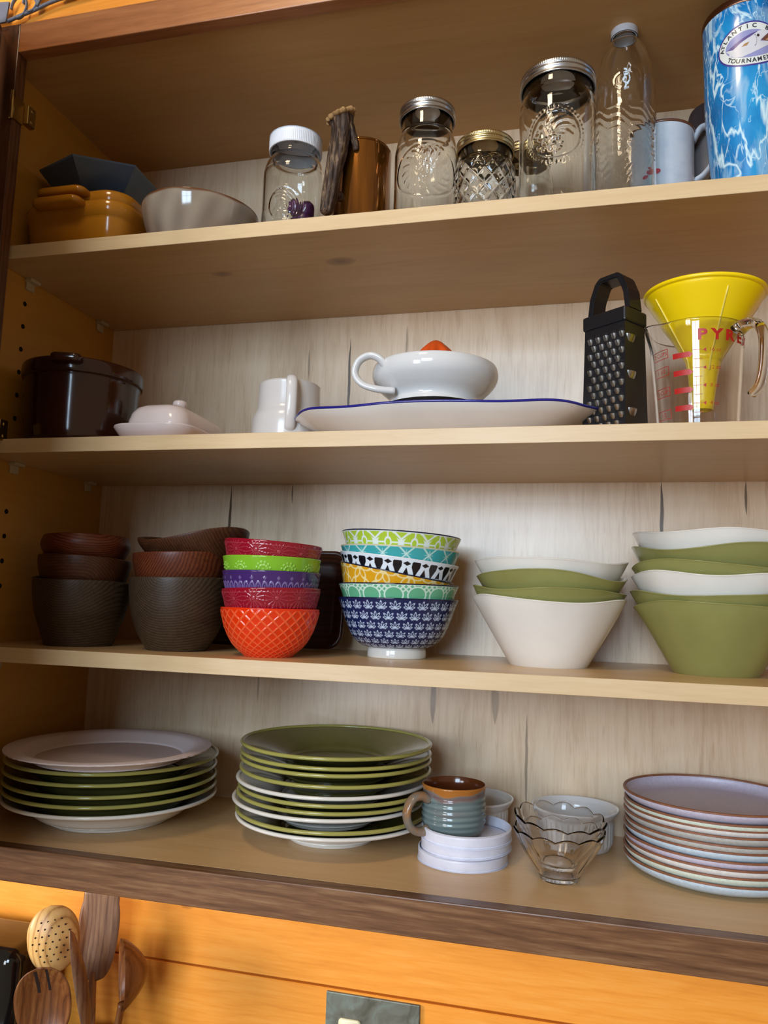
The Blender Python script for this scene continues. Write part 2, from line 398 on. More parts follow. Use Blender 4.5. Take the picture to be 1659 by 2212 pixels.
# open door with frame and panel, hinged on the left stile and swung towards the viewer
door = cpart('door', None); door.location = (0.004, yo-0.003-D_, -zD)
door.rotation_euler = (0, 0, -math.radians(63))
def dbox(name, lo, hi, bev=0.003, mt='walnut_v'):
    return obj(name, box(name, lo, hi, M[mt], bev, 3), door)
dw = 0.42; z0, z1 = zD+0.004, 0.703
dbox('door_stile', (0, -0.021, z0), (0.06, 0, z1)); dbox('door_stile', (dw-0.06, -0.021, z0), (dw, 0, z1))
dbox('door_rail', (0.06, -0.021, z1-0.06), (dw-0.06, 0, z1)); dbox('door_rail', (0.06, -0.021, z0), (dw-0.06, 0, z0+0.06))
dbox('door_panel', (0.055, -0.016, z0+0.055), (dw-0.055, -0.005, z1-0.055))
hinge_z = 0.585
for hz in (0.585, 0.14, -0.30):
    h = cpart('hinge', None); h.location = (0.0303, yr-D_, hz-zD); h['label'] = 'brass cabinet hinge on the dark stile'
    obj('leaf', box('leaf', (0.0, -0.019, -0.017), (0.0022, 0.0, 0.017), M['brass'], 0.0006, 1), h)
    obj('arm', box('arm', (0.0, 0.0, -0.014), (0.009, 0.016, 0.014), M['brass'], 0.001, 1), h)
    obj('knuckle', tube('knuckle', [(0.002, -0.0225, -0.02), (0.002, -0.0225, 0.02)], 0.003, M['brass'], n=12, k=1), h)
    for zz in (-0.008, 0.008):
        obj('screw', lathe('screw', [(0, 0), (0.0025, 0), (0.0025, 0), (0.0022, 0.0008), (0, 0.001)], M['brass'], n=12, raw=True), h, (0.009, 0.008, zz), (0, PI/2, 0))
#@@OBJECTS
# ------------------------------------------------------------------ pattern helpers (all real relief or glaze colour on dense meshes)
def ell(a, b, along, across):
    return np.sqrt((a/along)**2+(b/across)**2)
def line(d, w, s=0.35):
    """1 inside |d|<w with soft edge"""
    return 1-sstep(w*(1-s), w*(1+s), np.abs(d))
def loop(a, b, c0, al, ac, w):
    return line(ell(a-c0, b, al, ac)-1, w)
def vpath(prof_pts):
    """conformal height along a profile: integral ds/r"""
    d = np.hypot(np.diff(prof_pts[:, 0]), np.diff(prof_pts[:, 1])); r = np.maximum((prof_pts[1:, 0]+prof_pts[:-1, 0])/2, 1e-3)
    return np.concatenate([[0], np.cumsum(d/r)])

def resample(P, n):
    P = np.array(P); d = np.concatenate([[0], np.cumsum(np.hypot(*np.diff(P, axis=0).T))])
    s = np.linspace(0, d[-1], n)
    return np.stack([np.interp(s, d, P[:, 0]), np.interp(s, d, P[:, 1])], -1)

def pattern_bowl(name, outer, wall, mat, pat, base, n=640, rows=110, emboss=0.0, foot=None, rim=None, inner=None, seat=0.0028):
    """outer: smoothed wall profile from foot to rim; pat(u=angle, w=conformal height, zf=height fraction)->(mask, colour)"""
    O = resample(smooth_prof(outer, 10), rows)
    w = vpath(O); w = w-w[-1]
    r0, h = O[-1]
    pre = smooth_prof(foot, 3) if foot else np.array([(0, O[0, 1]), (O[0, 0]*0.98, O[0, 1])])
    I = resample(O, 14)[::-1].copy(); I[:, 0] -= wall; I = I[1:]; I = I[I[:, 1] > O[0, 1]+seat]
    I = np.vstack([I, [(max(I[-1, 0]*0.6, 0.002), O[0, 1]+seat)], [(0, O[0, 1]+seat)]])
    top = np.array([(r0-wall*0.25, h+wall*0.3), (r0-wall*0.75, h+wall*0.3)])
    P = np.vstack([pre, O, top, I])
    i0, i1 = len(pre), len(pre)+rows
    def masks(T, S):
        wi = np.zeros(len(P)); wi[i0:i1] = w
        zf = np.zeros(len(P)); zf[i0:i1] = (O[:, 1]-O[0, 1])/(h-O[0, 1])
        Wm = np.repeat(wi[:, None], T.shape[1], 1); Zf = np.repeat(zf[:, None], T.shape[1], 1)
        return Wm, Zf
    def col(T, R, Z, S):
        Wm, Zf = masks(T, S); out = np.empty(T.shape+(3,)); out[:] = lin(base)
        c = pat(T, Wm, Zf)[1]; out[i0:i1] = c[i0:i1]
        if inner is not None: out[i1:] = lin(inner)
        if rim is not None: out[i1-2:i1+2] = lin(rim)
        if foot is not None: out[:i0] = lin(base)
        return out
    def fn(T, R, Z, S):
        if not emboss: return R, Z
        Wm, Zf = masks(T, S); mk = pat(T, Wm, Zf)[0].copy(); mk[:i0] = 0; mk[i1-3:] = 0
        return R+emboss*mk, Z
    return lathe(name, P, mat, n=n, fn=fn, colfn=col, raw=True)
def lerpc(m, a, b):
    return lin(a)*(1-m[..., None])+lin(b)*m[..., None]

# ------------------------------------------------------------------ shelf C : embossed small bowls
GL = vcol('embossed glaze', 0.12, 0.55); GLP = vcol('printed porcelain glaze', 0.13, 0.5)
OB = [(0.030, 0.0), (0.0315, 0.002), (0.0450, 0.0145), (0.0545, 0.031), (0.0595, 0.046), (0.0625, 0.0595)]
def p_orange(T, w, z):
    N = 13; p = T*N/PI/2*2; q = w*N/PI
    d = np.minimum(np.abs(cfr((p+q)/1)), np.abs(cfr((p-q)/1)))
    mk = line(d, 0.10, 0.6)*sstep(1.0, 0.93, z); return mk, lerpc(mk*0.75, 'e0330c', 'f2683a')
def daisy(T, w, N, wr, rad, petals=14, stag=True):
    out = np.zeros_like(T); t = T*N/(2*PI); s = 2*PI/N
    for k, w0 in enumerate(wr):
        a = cfr(t+(0.5*k if stag else 0))*s; b = w-w0
        r = np.hypot(a, b)/rad; th = np.arctan2(a, b)
        ray = line(cfr(th*petals/(2*PI)), 0.16*np.clip(0.35/np.maximum(r, 0.2), 0.5, 1.3))*sstep(1.05, 0.95, r)*sstep(0.2, 0.3, r)
        out = np.maximum(out, np.maximum(ray, sstep(0.2, 0.13, r)))
    return out
def p_red(T, w, z):
    mk = daisy(T, w, 13, (-0.20, -0.53, -0.86), 0.235)
    mk = np.maximum(mk, line(w+0.075, 0.008))*sstep(1.0, 0.95, z); return mk, lerpc(mk*0.5, '8f1224', 'b8505a')
def p_green(T, w, z):
    N = 12; t = T*N/(2*PI); s = 2*PI/N; out = np.zeros_like(T)
    for k in range(2):
        for w0 in (-0.27, -0.71):
            a = cfr(t+0.5*k)*s; b = w-w0-(0 if k == 0 else -0.21)
            r = np.hypot(a, b); out = np.maximum(out, sstep(0.022, 0.014, r))
            for ang in np.radians([-75, -45, -15, 15, 45, 75]):
                for rr in (0.09, 0.15):
                    out = np.maximum(out, sstep(0.026, 0.014, np.hypot(a-rr*math.sin(ang), b-rr*math.cos(ang))))
    out = out*sstep(-0.06, -0.09, w); return out, lerpc(out*0.5, '7fb52c', 'b0d86a')
def p_purple(T, w, z):
    N = 46; t = T*N/(2*PI); s = 2*PI/N
    a = cfr(t)*s; b = w+0.33
    lp = np.maximum(loop(b, a, 0, 0.105, 0.05, 0.22), line(ell(b, a, 0.05, 0.014)-0.5, 0.5)*0.6)
    dm = sstep(1.1, 0.7, np.abs(cfr(t/1.0*0.5))*2*s/0.04+np.abs(w+0.14)/0.05)
    b2 = w+0.6; lp2 = loop(b2, a, 0, 0.105, 0.05, 0.22)
    out = np.maximum(np.maximum(lp, dm*0.7), lp2); return out, lerpc(out*0.55, '432763', '9a88b8')
SB = [('orange', p_orange, 0.0, 0.0, 'e0330c', 0.0007, 'orange ceramic bowl with raised diamond lattice, lowest in the bright stack'),
      ('red', p_red, 0.0235, -0.03, '8f1224', 0.0006, 'dark red flower-embossed bowl directly on the orange lattice bowl'),
      ('purple', p_purple, 0.0455, 0.0, '432763', 0.0006, 'purple ceramic bowl with a band of pointed loops'),
      ('green', p_green, 0.063, 0.01, '84ba2e', 0.0008, 'bright lime green bowl with raised dots, between red and purple bowls'),
      ('red2', p_red, 0.081, 0.06, '8f1224', 0.0006, 'dark red flower-embossed bowl tilted on top of the green dotted bowl')]
for nm, pf, dz, tilt, base, emb, lab in SB:
    me = pattern_bowl('small_bowl', OB, 0.0032, GL, pf, base, n=720, rows=90, emboss=emb)
    o = obj('small_bowl', me, None, (0.4005+RNG.uniform(-.0006, .0006)-0.055*math.sin(tilt), 0.072, zC+dz), (0.0, tilt, RNG.uniform(0, 6)))
    tag(o, lab, 'bowl', 'embossed bowls in the bright stack')
    if nm == 'orange': o.rotation_euler.z = 0.1
    if tilt: o.location.z += abs(math.sin(tilt))*0.03

# ------------------------------------------------------------------ shelf C : six patterned bowls
PB = [(0.0385, 0.0135), (0.0485, 0.0165), (0.0610, 0.0285), (0.0705, 0.0490), (0.0763, 0.066), (0.0808, 0.0772)]
PF = [(0, 0.001), (0.0365, 0.001), (0.0365, 0.001), (0.0375, 0.0), (0.039, 0.001), (0.0392, 0.006), (0.0385, 0.0125), (0.0385, 0.0125), (0.0388, 0.0132)]
def p_navy(T, w, z):
    N = 27; s = 2*PI/N; out = np.zeros_like(T)
    rows_ = np.arange(0, 9)
    for k in rows_:
        w0 = -0.13-0.185*k; t = T*N/(2*PI)+0.5*(k % 2); a = cfr(t)*s/0.1; b = (w-w0)/0.1
        for ang in np.radians([-78, -42, 0, 42, 78]):
            sx, cx = math.sin(ang), math.cos(ang); al = a*sx+(b+0.3)*cx; ac = a*cx-(b+0.3)*sx
            ln = 0.52 if abs(ang) < 1 else 0.40
            out = np.maximum(out, loop(al, ac, ln+0.1, ln, 0.165, 0.24))
        for sx in (-0.42, 0.42):
            out = np.maximum(out, line(ell(a-sx, b+0.42, 0.17, 0.13)-1, 0.4)*0.8)
        out = np.maximum(out, line(ell(a, b+0.25, 0.1, 0.28)-0.5, 0.5))
    out *= sstep(0, -0.02, w)
    out[z < 0.015] = 0; return out, lerpc(out*0.9, '16244f', 'c3d3ea')
def p_lime(T, w, z):
    N = 14; s = 2*PI/N; t = T*N/(2*PI); x = cfr(t)*2; y = (w+0.20)/(s/2)   # x in -1..1, diamond at 0, star at +-1
    xs = 1-np.abs(x)
    mk = line(y, 0.06)
    mk = np.maximum(mk, line(x, 0.055)*1.0)
    r = ell(x, y, 0.27, 0.42); mk = np.maximum(mk*(r > 1), line(r-0.85, 0.2)); mk = np.maximum(mk, sstep(0.3, 0.22, np.hypot(x, y))*0)
    st = np.sqrt(np.abs(xs-y)+1e-6)+np.sqrt(np.abs(xs+y)+1e-6); mk = np.maximum(mk, sstep(1.0, 0.85, st))
    mk = np.maximum(mk, line(np.abs(y)-0.25-xs*1.0, 0.10)*(xs < 0.62))
    mk = np.maximum(mk, line(np.abs(y)-0.87-0.12*np.sin(xs*9), 0.09)*(xs >= 0.55))
    mk = np.maximum(mk, sstep(0.05, 0.03, np.hypot(x, y)-0.0)*0)
    mk = np.maximum(mk, line(w+0.004, 0.02)); return mk, lerpc(mk, 'b3cc3c', 'e6ece6')
def p_teal(T, w, z):
    N = 16; t = T*N/(2*PI); s = 2*PI/N; q = (w+0.13)/s
    d = np.minimum(np.abs(cfr(t+q)), np.abs(cfr(t-q)))
    mk = line(d, 0.045)
    for k in (0, 1):
        a = cfr(t+0.5*k); b = cfr(q+0.5*k); r = np.hypot(a, b); th = np.arctan2(b, a)
        mk = np.maximum(mk, line(cfr(th*8/(2*PI)), 0.13*np.clip(0.1/np.maximum(r, 0.03), 0, 3))*sstep(0.24, 0.17, r))
    mk = np.maximum(mk, line(w+0.004, 0.012)); return mk, lerpc(mk*0.85, '3fa6a8', 'cfe6dc')
def p_bw(T, w, z):
    N = 20; x = cfr(T*N/(2*PI)); y = 1+(w+0.03)/0.27
    ax = np.abs(x); hx = ((y < 0.96) & (ax < np.where(y > 0.62, np.where(y > 0.88, 0.24-(y-0.88)*0.9, 0.24), 0.24*(y+0.05)/0.67)) & (y > 0.0))
    dm = (np.abs(ax-0.5)/0.22+np.abs(y-0.80)/0.15) < 1
    tr = (y < 0.58) & ((0.5-ax) < 0.17*(0.58-y)/0.5) & (y > 0.06)
    bt = (y < 0.04) & (y > -0.6) & (np.abs(0.5*fr(T*N/(2*PI)*1)-0.25) > 0.02)
    mk = np.where(hx | dm | tr | bt, 1.0, 0.0); return mk, lerpc(mk, 'dfe7ee', '17161c')
def p_yellow(T, w, z):
    N = 14; t = T*N/(2*PI); s = 2*PI/N; out = np.zeros_like(T)
    for k in range(4):
        w0 = -0.02-s*0.866*k; a0 = cfr(t+0.5*(k % 2))*s; b0 = w-w0
        for ang in np.radians([30, 90, 150, 210, 270, 330]):
            sx, cx = math.sin(ang), math.cos(ang); al = (a0*sx+b0*cx)/s; ac = (a0*cx-b0*sx)/s
            out = np.maximum(out, loop(al, ac, 0.27, 0.20, 0.105, 0.22))
        out = np.maximum(out, sstep(0.09, 0.06, np.hypot(a0, b0)/s)*0.9)
    return out, lerpc(out*0.85, 'dfa11c', 'f0e0a4')
def p_mint(T, w, z):
    N = 16; t = T*N/(2*PI); s = 2*PI/N; q = (w+0.19)/s
    a = cfr(t); b = q; r = ell(a, b, 0.40, 0.36)
    a2 = cfr(t+0.5)
    mk = np.maximum(line(np.abs(cfr(t*1.0+q)), 0.05), line(np.abs(cfr(t-q)), 0.05))
    for o_ in (0.25, -0.25):
        mk = np.maximum(mk, np.maximum(line(cfr(t+q+o_), 0.04), line(cfr(t-q+o_), 0.04)))
    mk = np.where(r < 1, 0, mk); mk = np.maximum(mk, line(r-1, 0.08))
    mk = np.maximum(mk, line(w+0.006, 0.014)); return mk, lerpc(mk*0.9, '63ae84', 'd8ebdd')
PBS = [(p_navy, 0.0, 0.0, 0, 'dcd8cf', '10163a', 'navy blue bowl printed with rows of white fans, on a white foot'),
       (p_mint, 0.0185, 0.0, 0, 'd8ebdd', '101530', 'mint green and white lattice bowl resting in the navy fan bowl'),
       (p_yellow, 0.0365, 0.170, -.0030, 'e8d9a0', '101530', 'yellow bowl with white petal loops, tilted down to the right'),
       (p_bw, 0.0535, 0.105, 0.000, 'dfe7ee', 'dfe0e0', 'black and white bowl with hexagon and diamond print, tilted'),
       (p_teal, 0.0665, 0.035, 0.001, 'cfe6dc', 'cfc4a0', 'teal bowl with thin white starburst lattice'),
       (p_lime, 0.0855, 0.045, 0.002, 'e6ece6', '161c3a', 'lime green and white quatrefoil bowl crowning the printed stack')]
for pf, dz, tilt, dx, base, rim, lab in PBS:
    me = pattern_bowl('printed_bowl', PB, 0.0028, GLP, pf, base, n=900, rows=130, foot=PF, rim=rim, inner='e8e8e4')
    if pf is p_yellow: me.transform(Matrix.Diagonal((0.965, 0.965, 1, 1)))
    o = obj('printed_bowl', me, None, (0.5455+dx-0.0772*math.sin(tilt), 0.165, zC+dz), (0, tilt, 0.05+RNG.uniform(0, 6)))
    tag(o, lab, 'bowl', 'printed bowls in the middle stack')

# ------------------------------------------------------------------ shelf C : wavy salad bowls
WHITEC = ceramic('wavy bowl white glaze', 'e8e2d8', 0.2, 0.03); OLIVE = ceramic('wavy bowl olive glaze', '918f54', 0.2, 0.05, col2='84824a', scale=10)
RIMB = ceramic('wavy bowl bare rim', 'b9a480', 0.3)
def wavy(seed, mat, mat2):
    rg = np.random.default_rng(seed); ph = rg.uniform(0, 2*PI, 4); am = rg.uniform(0.6, 1.2, 4)
    A_ = lambda T: (0.0036*am[0]*np.sin(3*T+ph[0])+0.0030*am[1]*np.sin(2*T+ph[1])+0.0011*am[2]*np.sin(5*T+ph[2]))
    B_ = lambda T: (0.0026*am[3]*np.sin(4*T+ph[3])+0.002*am[1]*np.sin(3*T+ph[0]+1))*0.4
    h = 0.080
    prof = [(0, 0.002), (0.043, 0.002), (0.043, 0.002), (0.0465, 0.0), (0.0485, 0.0015), (0.0560, 0.014), (0.0690, 0.036), (0.0805, 0.056), (0.0890, 0.071), (0.0935, 0.0795),
            (0.0945, 0.0810), (0.0930, 0.0817), (0.0905, 0.0795), (0.0780, 0.058), (0.0660, 0.037), (0.0535, 0.0145), (0.0485, 0.0065), (0.040, 0.0050), (0, 0.0050)]
    def fn(T, R, Z, S):
        f = np.clip(Z/h, 0, 1); return R+B_(T)*f**2+np.where(R > 0.02, 0.0006*np.sin(9*T+ph[2])*f, 0), Z+0.8*A_(T)*f**6
    body = lathe('wavy_bowl', prof, mat, n=160, fn=fn, k=5)
    return body
def wavy_stack(x, y, items, grp, where):
    for i, (kind, dz, tx, ty, lab) in enumerate(items):
        me = wavy(hash((grp, i)) % 1000 if False else (len(grp)*31+i*7+int(x*100)) % 977, WHITEC if kind == 'w' else OLIVE, RIMB)
        o = obj('wavy_bowl', me, None, (x, y, zC+dz), (tx, ty, RNG.uniform(0, 6))); tag(o, lab, 'bowl', grp)
wavy_stack(0.7440, 0.152, [('w', 0, 0, 0, 'large white wavy-rimmed bowl at the bottom of the four-bowl stack'),
    ('g', 0.0125, 0, 0, 'olive wavy bowl lying directly in the lowest white bowl'),
    ('g', 0.0305, 0.0, 0.02, 'olive wavy bowl just under the white top of the four-bowl stack'),
    ('w', 0.0475, 0.0, 0.01, 'white wavy bowl topping the shorter stack of four')], 'wavy bowls in the stack of four', '')
wavy_stack(0.9385, 0.145, [('g', 0, 0, 0, 'large olive wavy-rimmed bowl at the bottom of the tall right stack'),
    ('g', 0.0120, 0, 0, 'olive wavy bowl lying directly in the lowest olive bowl'),
    ('w', 0.0335, 0.0, 0.0, 'white wavy bowl sandwiched between olive bowls at the right'),
    ('g', 0.0455, 0.0, 0.0, 'olive wavy bowl lying directly on the sandwiched white bowl'),
    ('g', 0.0655, 0.0, 0.0, 'olive wavy bowl just under the white top of the tall right stack'),
    ('w', 0.0830, 0.0, 0.0, 'white wavy bowl topping the tall right stack of six')], 'wavy bowls in the stack of six', '')

# ------------------------------------------------------------------ shelf C : dark wooden bowls and tray
DW1 = wood('dark teak bowl', '2a140a', '4a2816', '6a4026', 'y', 1.2, 0.8, rings=(260, -0.05, 0.02, 0.05, 0.35), rough=0.42, spec=0.35, contrast=0.9, loc=(1, 2, 3))
DW2 = wood('grey walnut bowl', '22170f', '403022', '5a4634', 'y', 1.2, 0.9, rings=(300, 0.012, 0.108, 0.03, 0.45), rough=0.45, spec=0.35, contrast=0.9, loc=(5, 1, 0))
DW3 = wood('red teak bowl', '361308', '5e2a16', '80462a', 'y', 1.1, 0.8, rings=(300, -0.075, 0.13, 0.04, 0.45), rough=0.4, spec=0.35, contrast=0.9, loc=(2, 7, 4))
def wood_bowl(r, h, foot, round_lip=0.0, wav=0.0, ov=1.0, ph=0.0, tip=0.0, cn=0.0):
    prof = [(0, 0.0), (foot*0.98, 0.0), (foot*0.98, 0.0), (foot*1.05, 0.0015), (r*(0.80-0.12*cn), h*0.26), (r*(0.925-0.09*cn), h*0.52), (r*(0.985-0.03*cn), h*0.80), (r*(1-round_lip), h*0.985),
            (r*(1-round_lip)-0.0025, h), (r*(1-round_lip)-0.005, h*0.985), (r*(0.93-0.03*cn)-0.003, h*0.78), (r*(0.86-0.09*cn)-0.002, h*0.5), (r*(0.6-0.06*cn), h*0.2), (0, h*0.14)]
    def fn(T, R, Z, S):
        f = np.clip(Z/h, 0, 1)**2
        return R*(1+(ov-1)*np.cos(T)**2), Z+f*(wav*(np.cos(2*T+ph))+tip*np.cos(T)*R/r)
    return lathe('wooden_bowl', prof, None, n=96, fn=fn, k=6)
for (x, y, dz, r, h, ft, rl, wv, ov, ph, tip, mt, lab, rz) in [
    (0.1062, 0.100, 0, 0.0655, 0.090, 0.043, 0.0, 0.002, 1, 1.0, -0.0035, DW2, 'dark wooden bowl at the bottom of the stack in the cabinet corner', 0),
    (0.1075, 0.100, 0.034, 0.0630, 0.086, 0.041, 0.02, 0.0, 1, 0, -0.003, DW1, 'middle dark wooden bowl of the stack in the cabinet corner', 1.2),
    (0.1075, 0.100, 0.080, 0.0635, 0.070, 0.032, 0.10, 0.0, 1, 0, -0.002, DW3, 'dark wooden bowl with rounded lip on the corner stack', 2.2),
    (0.2573, 0.100, 0, 0.0672, 0.0955, 0.038, 0.0, 0.0005, 1, 0, 0.001, DW2, 'striped walnut bowl under two others beside the bright bowls', 0),
    (0.2580, 0.101, 0.038, 0.0665, 0.090, 0.038, 0.01, 0.0006, 1, 0, 0.002, DW3, 'reddish striped wooden bowl in the middle beside the bright bowls', 0),
    (0.2700, 0.106, 0.0965, 0.0660, 0.056, 0.032, 0.01, 0.0062, 1.17, 0.55, 0.006, DW1, 'dark wooden bowl with a dipping wavy rim on the walnut bowls', 0)]:
    me = wood_bowl(r, h, ft, rl, wv, ov, ph, tip, 0 if dz == 0 else (1.5 if dz > 0.06 else 1.0)); me.materials.append(mt)
    tag(obj('wooden_bowl', me, None, (x, y, zC+dz), (0, 0, rz)), lab, 'bowl', 'dark wooden bowls')
def rrect(hx, hy, r, n=8):
    out = []
    for cx, cy, a0 in ((hx-r, hy-r, 0), (-hx+r, hy-r, 90), (-hx+r, -hy+r, 180), (hx-r, -hy+r, 270)):
        for i in range(n+1):
            a = math.radians(a0+90*i/n); out.append((cx+r*math.cos(a), cy+r*math.sin(a)))
    return np.array(out)
def loft(name, loops, mat, smooth=True, cap0=True, cap1=True):
    n = len(loops[0]); V = np.concatenate([np.array(l) for l in loops]); F = []
    for i in range(len(loops)-1):
        for j in range(n): F.append([i*n+j, i*n+(j+1) % n, (i+1)*n+(j+1) % n, (i+1)*n+j])
    if cap0: F.append(list(range(n))[::-1])
    if cap1: F.append([(len(loops)-1)*n+j for j in range(n)])
    return mesh(name, V, F, mat, smooth)
def z3(p, z): return np.column_stack([p, np.full(len(p), z)])
TRAY = wood('dark tray wood', '220f08', '3a1c10', '56301c', 'x', 1, 0.6, rings=(120, 0.1, 0.05, 0.05, 0.3), rough=0.3, spec=0.5)
hx, hy = 0.143, 0.0715
t_loops = [z3(rrect(hx-0.02, hy-0.02, 0.012), 0), z3(rrect(hx-0.006, hy-0.006, 0.02), 0.002), z3(rrect(hx, hy, 0.022), 0.012), z3(rrect(hx, hy, 0.022), 0.016), z3(rrect(hx-0.003, hy-0.003, 0.02), 0.0175),
           z3(rrect(hx-0.006, hy-0.006, 0.018), 0.016), z3(rrect(hx-0.011, hy-0.011, 0.016), 0.007), z3(rrect(hx-0.022, hy-0.022, 0.01), 0.005)]
tr = obj('wooden_tray', loft('wooden_tray', t_loops, TRAY), None, (0.3125, 0.232, zC+0.0715), (math.radians(79), 0, 0))
tag(tr, 'dark wooden rectangular tray leaning upright behind the bowl stacks', 'tray')

# ------------------------------------------------------------------ shelf D : plates
OLP = ceramic('olive plate glaze', '726c3a', 0.12, 0.06, col2='5e592c', scale=9, bump=0.05); OLR = ceramic('olive plate rim', 'a09a52', 0.14)
WHP = ceramic('cream plate glaze', 'dcd6cc', 0.16, 0.03)
def plate_body(R, h, ft, mat, name='body'):
    prof = [(0, 0.0015), (ft*R*0.94, 0.0015), (ft*R*0.94, 0.0015), (ft*R*0.97, 0.0), (ft*R, 0.001), (ft*R*1.03, 0.0055), (ft*R*1.2, h*0.29), (R*0.80, h*0.68), (R*0.94, h*0.90), (R*0.985, h-0.0035), (R*0.985, h-0.0035),
            (R*0.988, h-0.0002), (R*0.988, h-0.0002), (R*0.90, h*0.89), (R*max(0.76, ft+0.22), h*0.70), (R*(ft+0.11), h*0.37), (R*(ft+0.07), h*0.25), (R*(ft+0.03), h*0.21), (0, h*0.195)]
    return lathe(name, prof, mat, n=128, k=4)
def plate_rim(R, h, mat):
    a = np.linspace(0, 2*PI, 13)[:-1]
    P = [(R-0.0028+0.0028*math.cos(q), h-0.0012+0.0024*math.sin(q)) for q in a]
    n = 128; T = np.linspace(0, 2*PI, n, endpoint=False)
    V = np.stack([np.array([[r*math.cos(t), r*math.sin(t), z] for t in T]) for r, z in P]).reshape(-1, 3)
    k = len(P); F = [[i*n+j, i*n+(j+1) % n, ((i+1) % k)*n+(j+1) % n, ((i+1) % k)*n+j] for i in range(k) for j in range(n)]
    return mesh('rim', V, F, mat)
def dinner(R, h, ft):
    return {'g': (plate_body(R, h, ft, OLP), plate_rim(R, h, OLR)), 'w': (plate_body(R, h, ft, WHP), plate_rim(R, h, WHP))}
def plate(meshes, loc, rot, lab, grp):
    t = thing('plate', lab, 'plate', loc, rot, grp); obj('body', meshes[0], t); obj('rim', meshes[1], t); return t
MC = dinner(0.1255, 0.0315, 0.45)
MZ = [-.3459, -.3384, -.3247, -.3166, -.3079, -.2998, -.287, -.2741, -.2664, -.255]
ML = ['white plate at the bottom of the olive plate stack beside the mug', 'olive plate directly on the lowest white plate of the tall stack', 'second lowest white-edged plate in the tall olive stack',
      'olive plate directly above the second lowest white edge, tall stack', 'olive plate directly under the highest white edge of the tall stack', 'white-edged plate, highest white one in the tall olive stack',
      'olive plate directly on the highest white edge of the tall stack', 'olive plate third from the top of the tall stack', 'olive plate second from the top of the tall stack', 'glossy olive plate with deep well topping the tall stack']
for i, (k, z) in enumerate(zip('wgwggwgggg', MZ)):
    plate(MC[k], (0.4690+(0.0035*i/9)+RNG.uniform(-.0015, .0015)+(-0.004 if k == 'w' and i else 0), 0.1495+RNG.uniform(-.0015, .0015), zD+(z-MZ[0])), (0, 0.0, RNG.uniform(0, 6)), ML[i], 'plates in the tall olive stack')
LC = dinner(0.1415, 0.0350, 0.575)
LZ = [-.3399, -.3278, -.3158, -.302, -.2885]
LL = ['cream footed plate at the bottom of the corner plate stack', 'olive plate directly on the cream footed plate', 'middle olive plate of the corner plate stack', 'olive plate second below the paper plate', 'olive plate directly under the paper plate']
for i, (k, z) in enumerate(zip('wgggg', LZ)):
    plate(LC[k], (0.1555+RNG.uniform(-.001, .001), 0.1313+RNG.uniform(-.001, .001), zD+(z-LZ[0])), (0, 0, RNG.uniform(0, 6)), LL[i], 'plates in the corner stack')
PAP = ceramic('paper plate pulp', 'd6c4bf', 0.85, 0.03, scale=300, spec=0.2, bump=0.15)
pp = [(0, 0), (0.088, 0), (0.094, 0.0012), (0.108, 0.0105), (0.114, 0.0125), (0.1295, 0.0142), (0.1305, 0.0138), (0.1305, 0.0138), (0.1308, 0.0156), (0.1308, 0.0156), (0.122, 0.0162), (0.113, 0.0150), (0.107, 0.0122), (0.093, 0.003), (0.088, 0.0018), (0, 0.0018)]
def ppf(T, R, Z, S): return R+np.where(R > 0.128, 0.0006*np.sin(T*60)*np.sin(T*7), 0), Z
tag(obj('paper_plate', lathe('paper_plate', pp, PAP, n=240, k=4, fn=ppf), None, (0.1765, 0.0880, -0.2868), (0.0, 0, 0)), 'pale pinkish paper plate with crimped rim on the corner plates', 'plate')

# right stack: coupe plates with bare brown rims
SPK = {}
for nm, c, c2 in (('lilac', 'c4bccb', 'b6aebe'), ('mint', 'd3dccb', 'c4cdbc'), ('white', 'dcd8d2', 'cfcac4'), ('grey', 'b9b8b2', 'a9a8a2'), ('blue', 'c4d4de', 'b4c4d0')):
    SPK[nm] = ceramic('speckled matte '+nm, c, 0.4, col2=c2, scale=260)
BRIM = ceramic('bare brown clay rim', '8a5638', 0.5, col2='754730', scale=80)
RP = 0.1035
cp = [(0, 0.001), (RP*0.72, 0.001), (RP*0.72, 0.001), (RP*0.75, 0.0), (RP*0.80, 0.001), (RP*0.93, 0.0065), (RP*0.985, 0.0120), (RP*0.997, 0.0160), (RP*0.997, 0.0160), (RP*0.967, 0.0160), (RP*0.967, 0.0160), (RP*0.945, 0.0088), (RP*0.86, 0.0046), (RP*0.7, 0.0042), (0, 0.0042)]
rp_ = [(RP*0.966, 0.0156), (RP*0.998, 0.0156), (RP*0.998, 0.0156), (RP, 0.0165), (RP*0.994, 0.0176), (RP*0.980, 0.0178), (RP*0.969, 0.0173), (RP*0.966, 0.0156)]
rim_me = lathe('rim', rp_, BRIM, n=128, k=3)
RZ = [-.3592, -.3502, -.3421, -.3345, -.325, -.3178, -.3087, -.3015, -.2957, -.2852]
RC = ['blue', 'mint', 'white', 'lilac', 'blue', 'grey', 'grey', 'white', 'mint', 'lilac']
RL = ['pale blue brown-rimmed plate at the bottom of the speckled stack', 'mint brown-rimmed plate directly on the lowest blue plate', 'white brown-rimmed plate below the lower lilac plate', 'lilac brown-rimmed plate in the lower half of the speckled stack',
      'pale blue brown-rimmed plate in the middle of the speckled stack', 'grey brown-rimmed plate directly on the middle blue plate', 'grey brown-rimmed plate just below the upper white plate', 'white brown-rimmed plate in the upper part of the speckled stack',
      'mint brown-rimmed plate directly under the top lilac plate', 'lilac grey brown-rimmed plate topping the speckled stack']
bodies = {k: lathe('body', cp, SPK[k], n=128, k=4) for k in set(RC)}
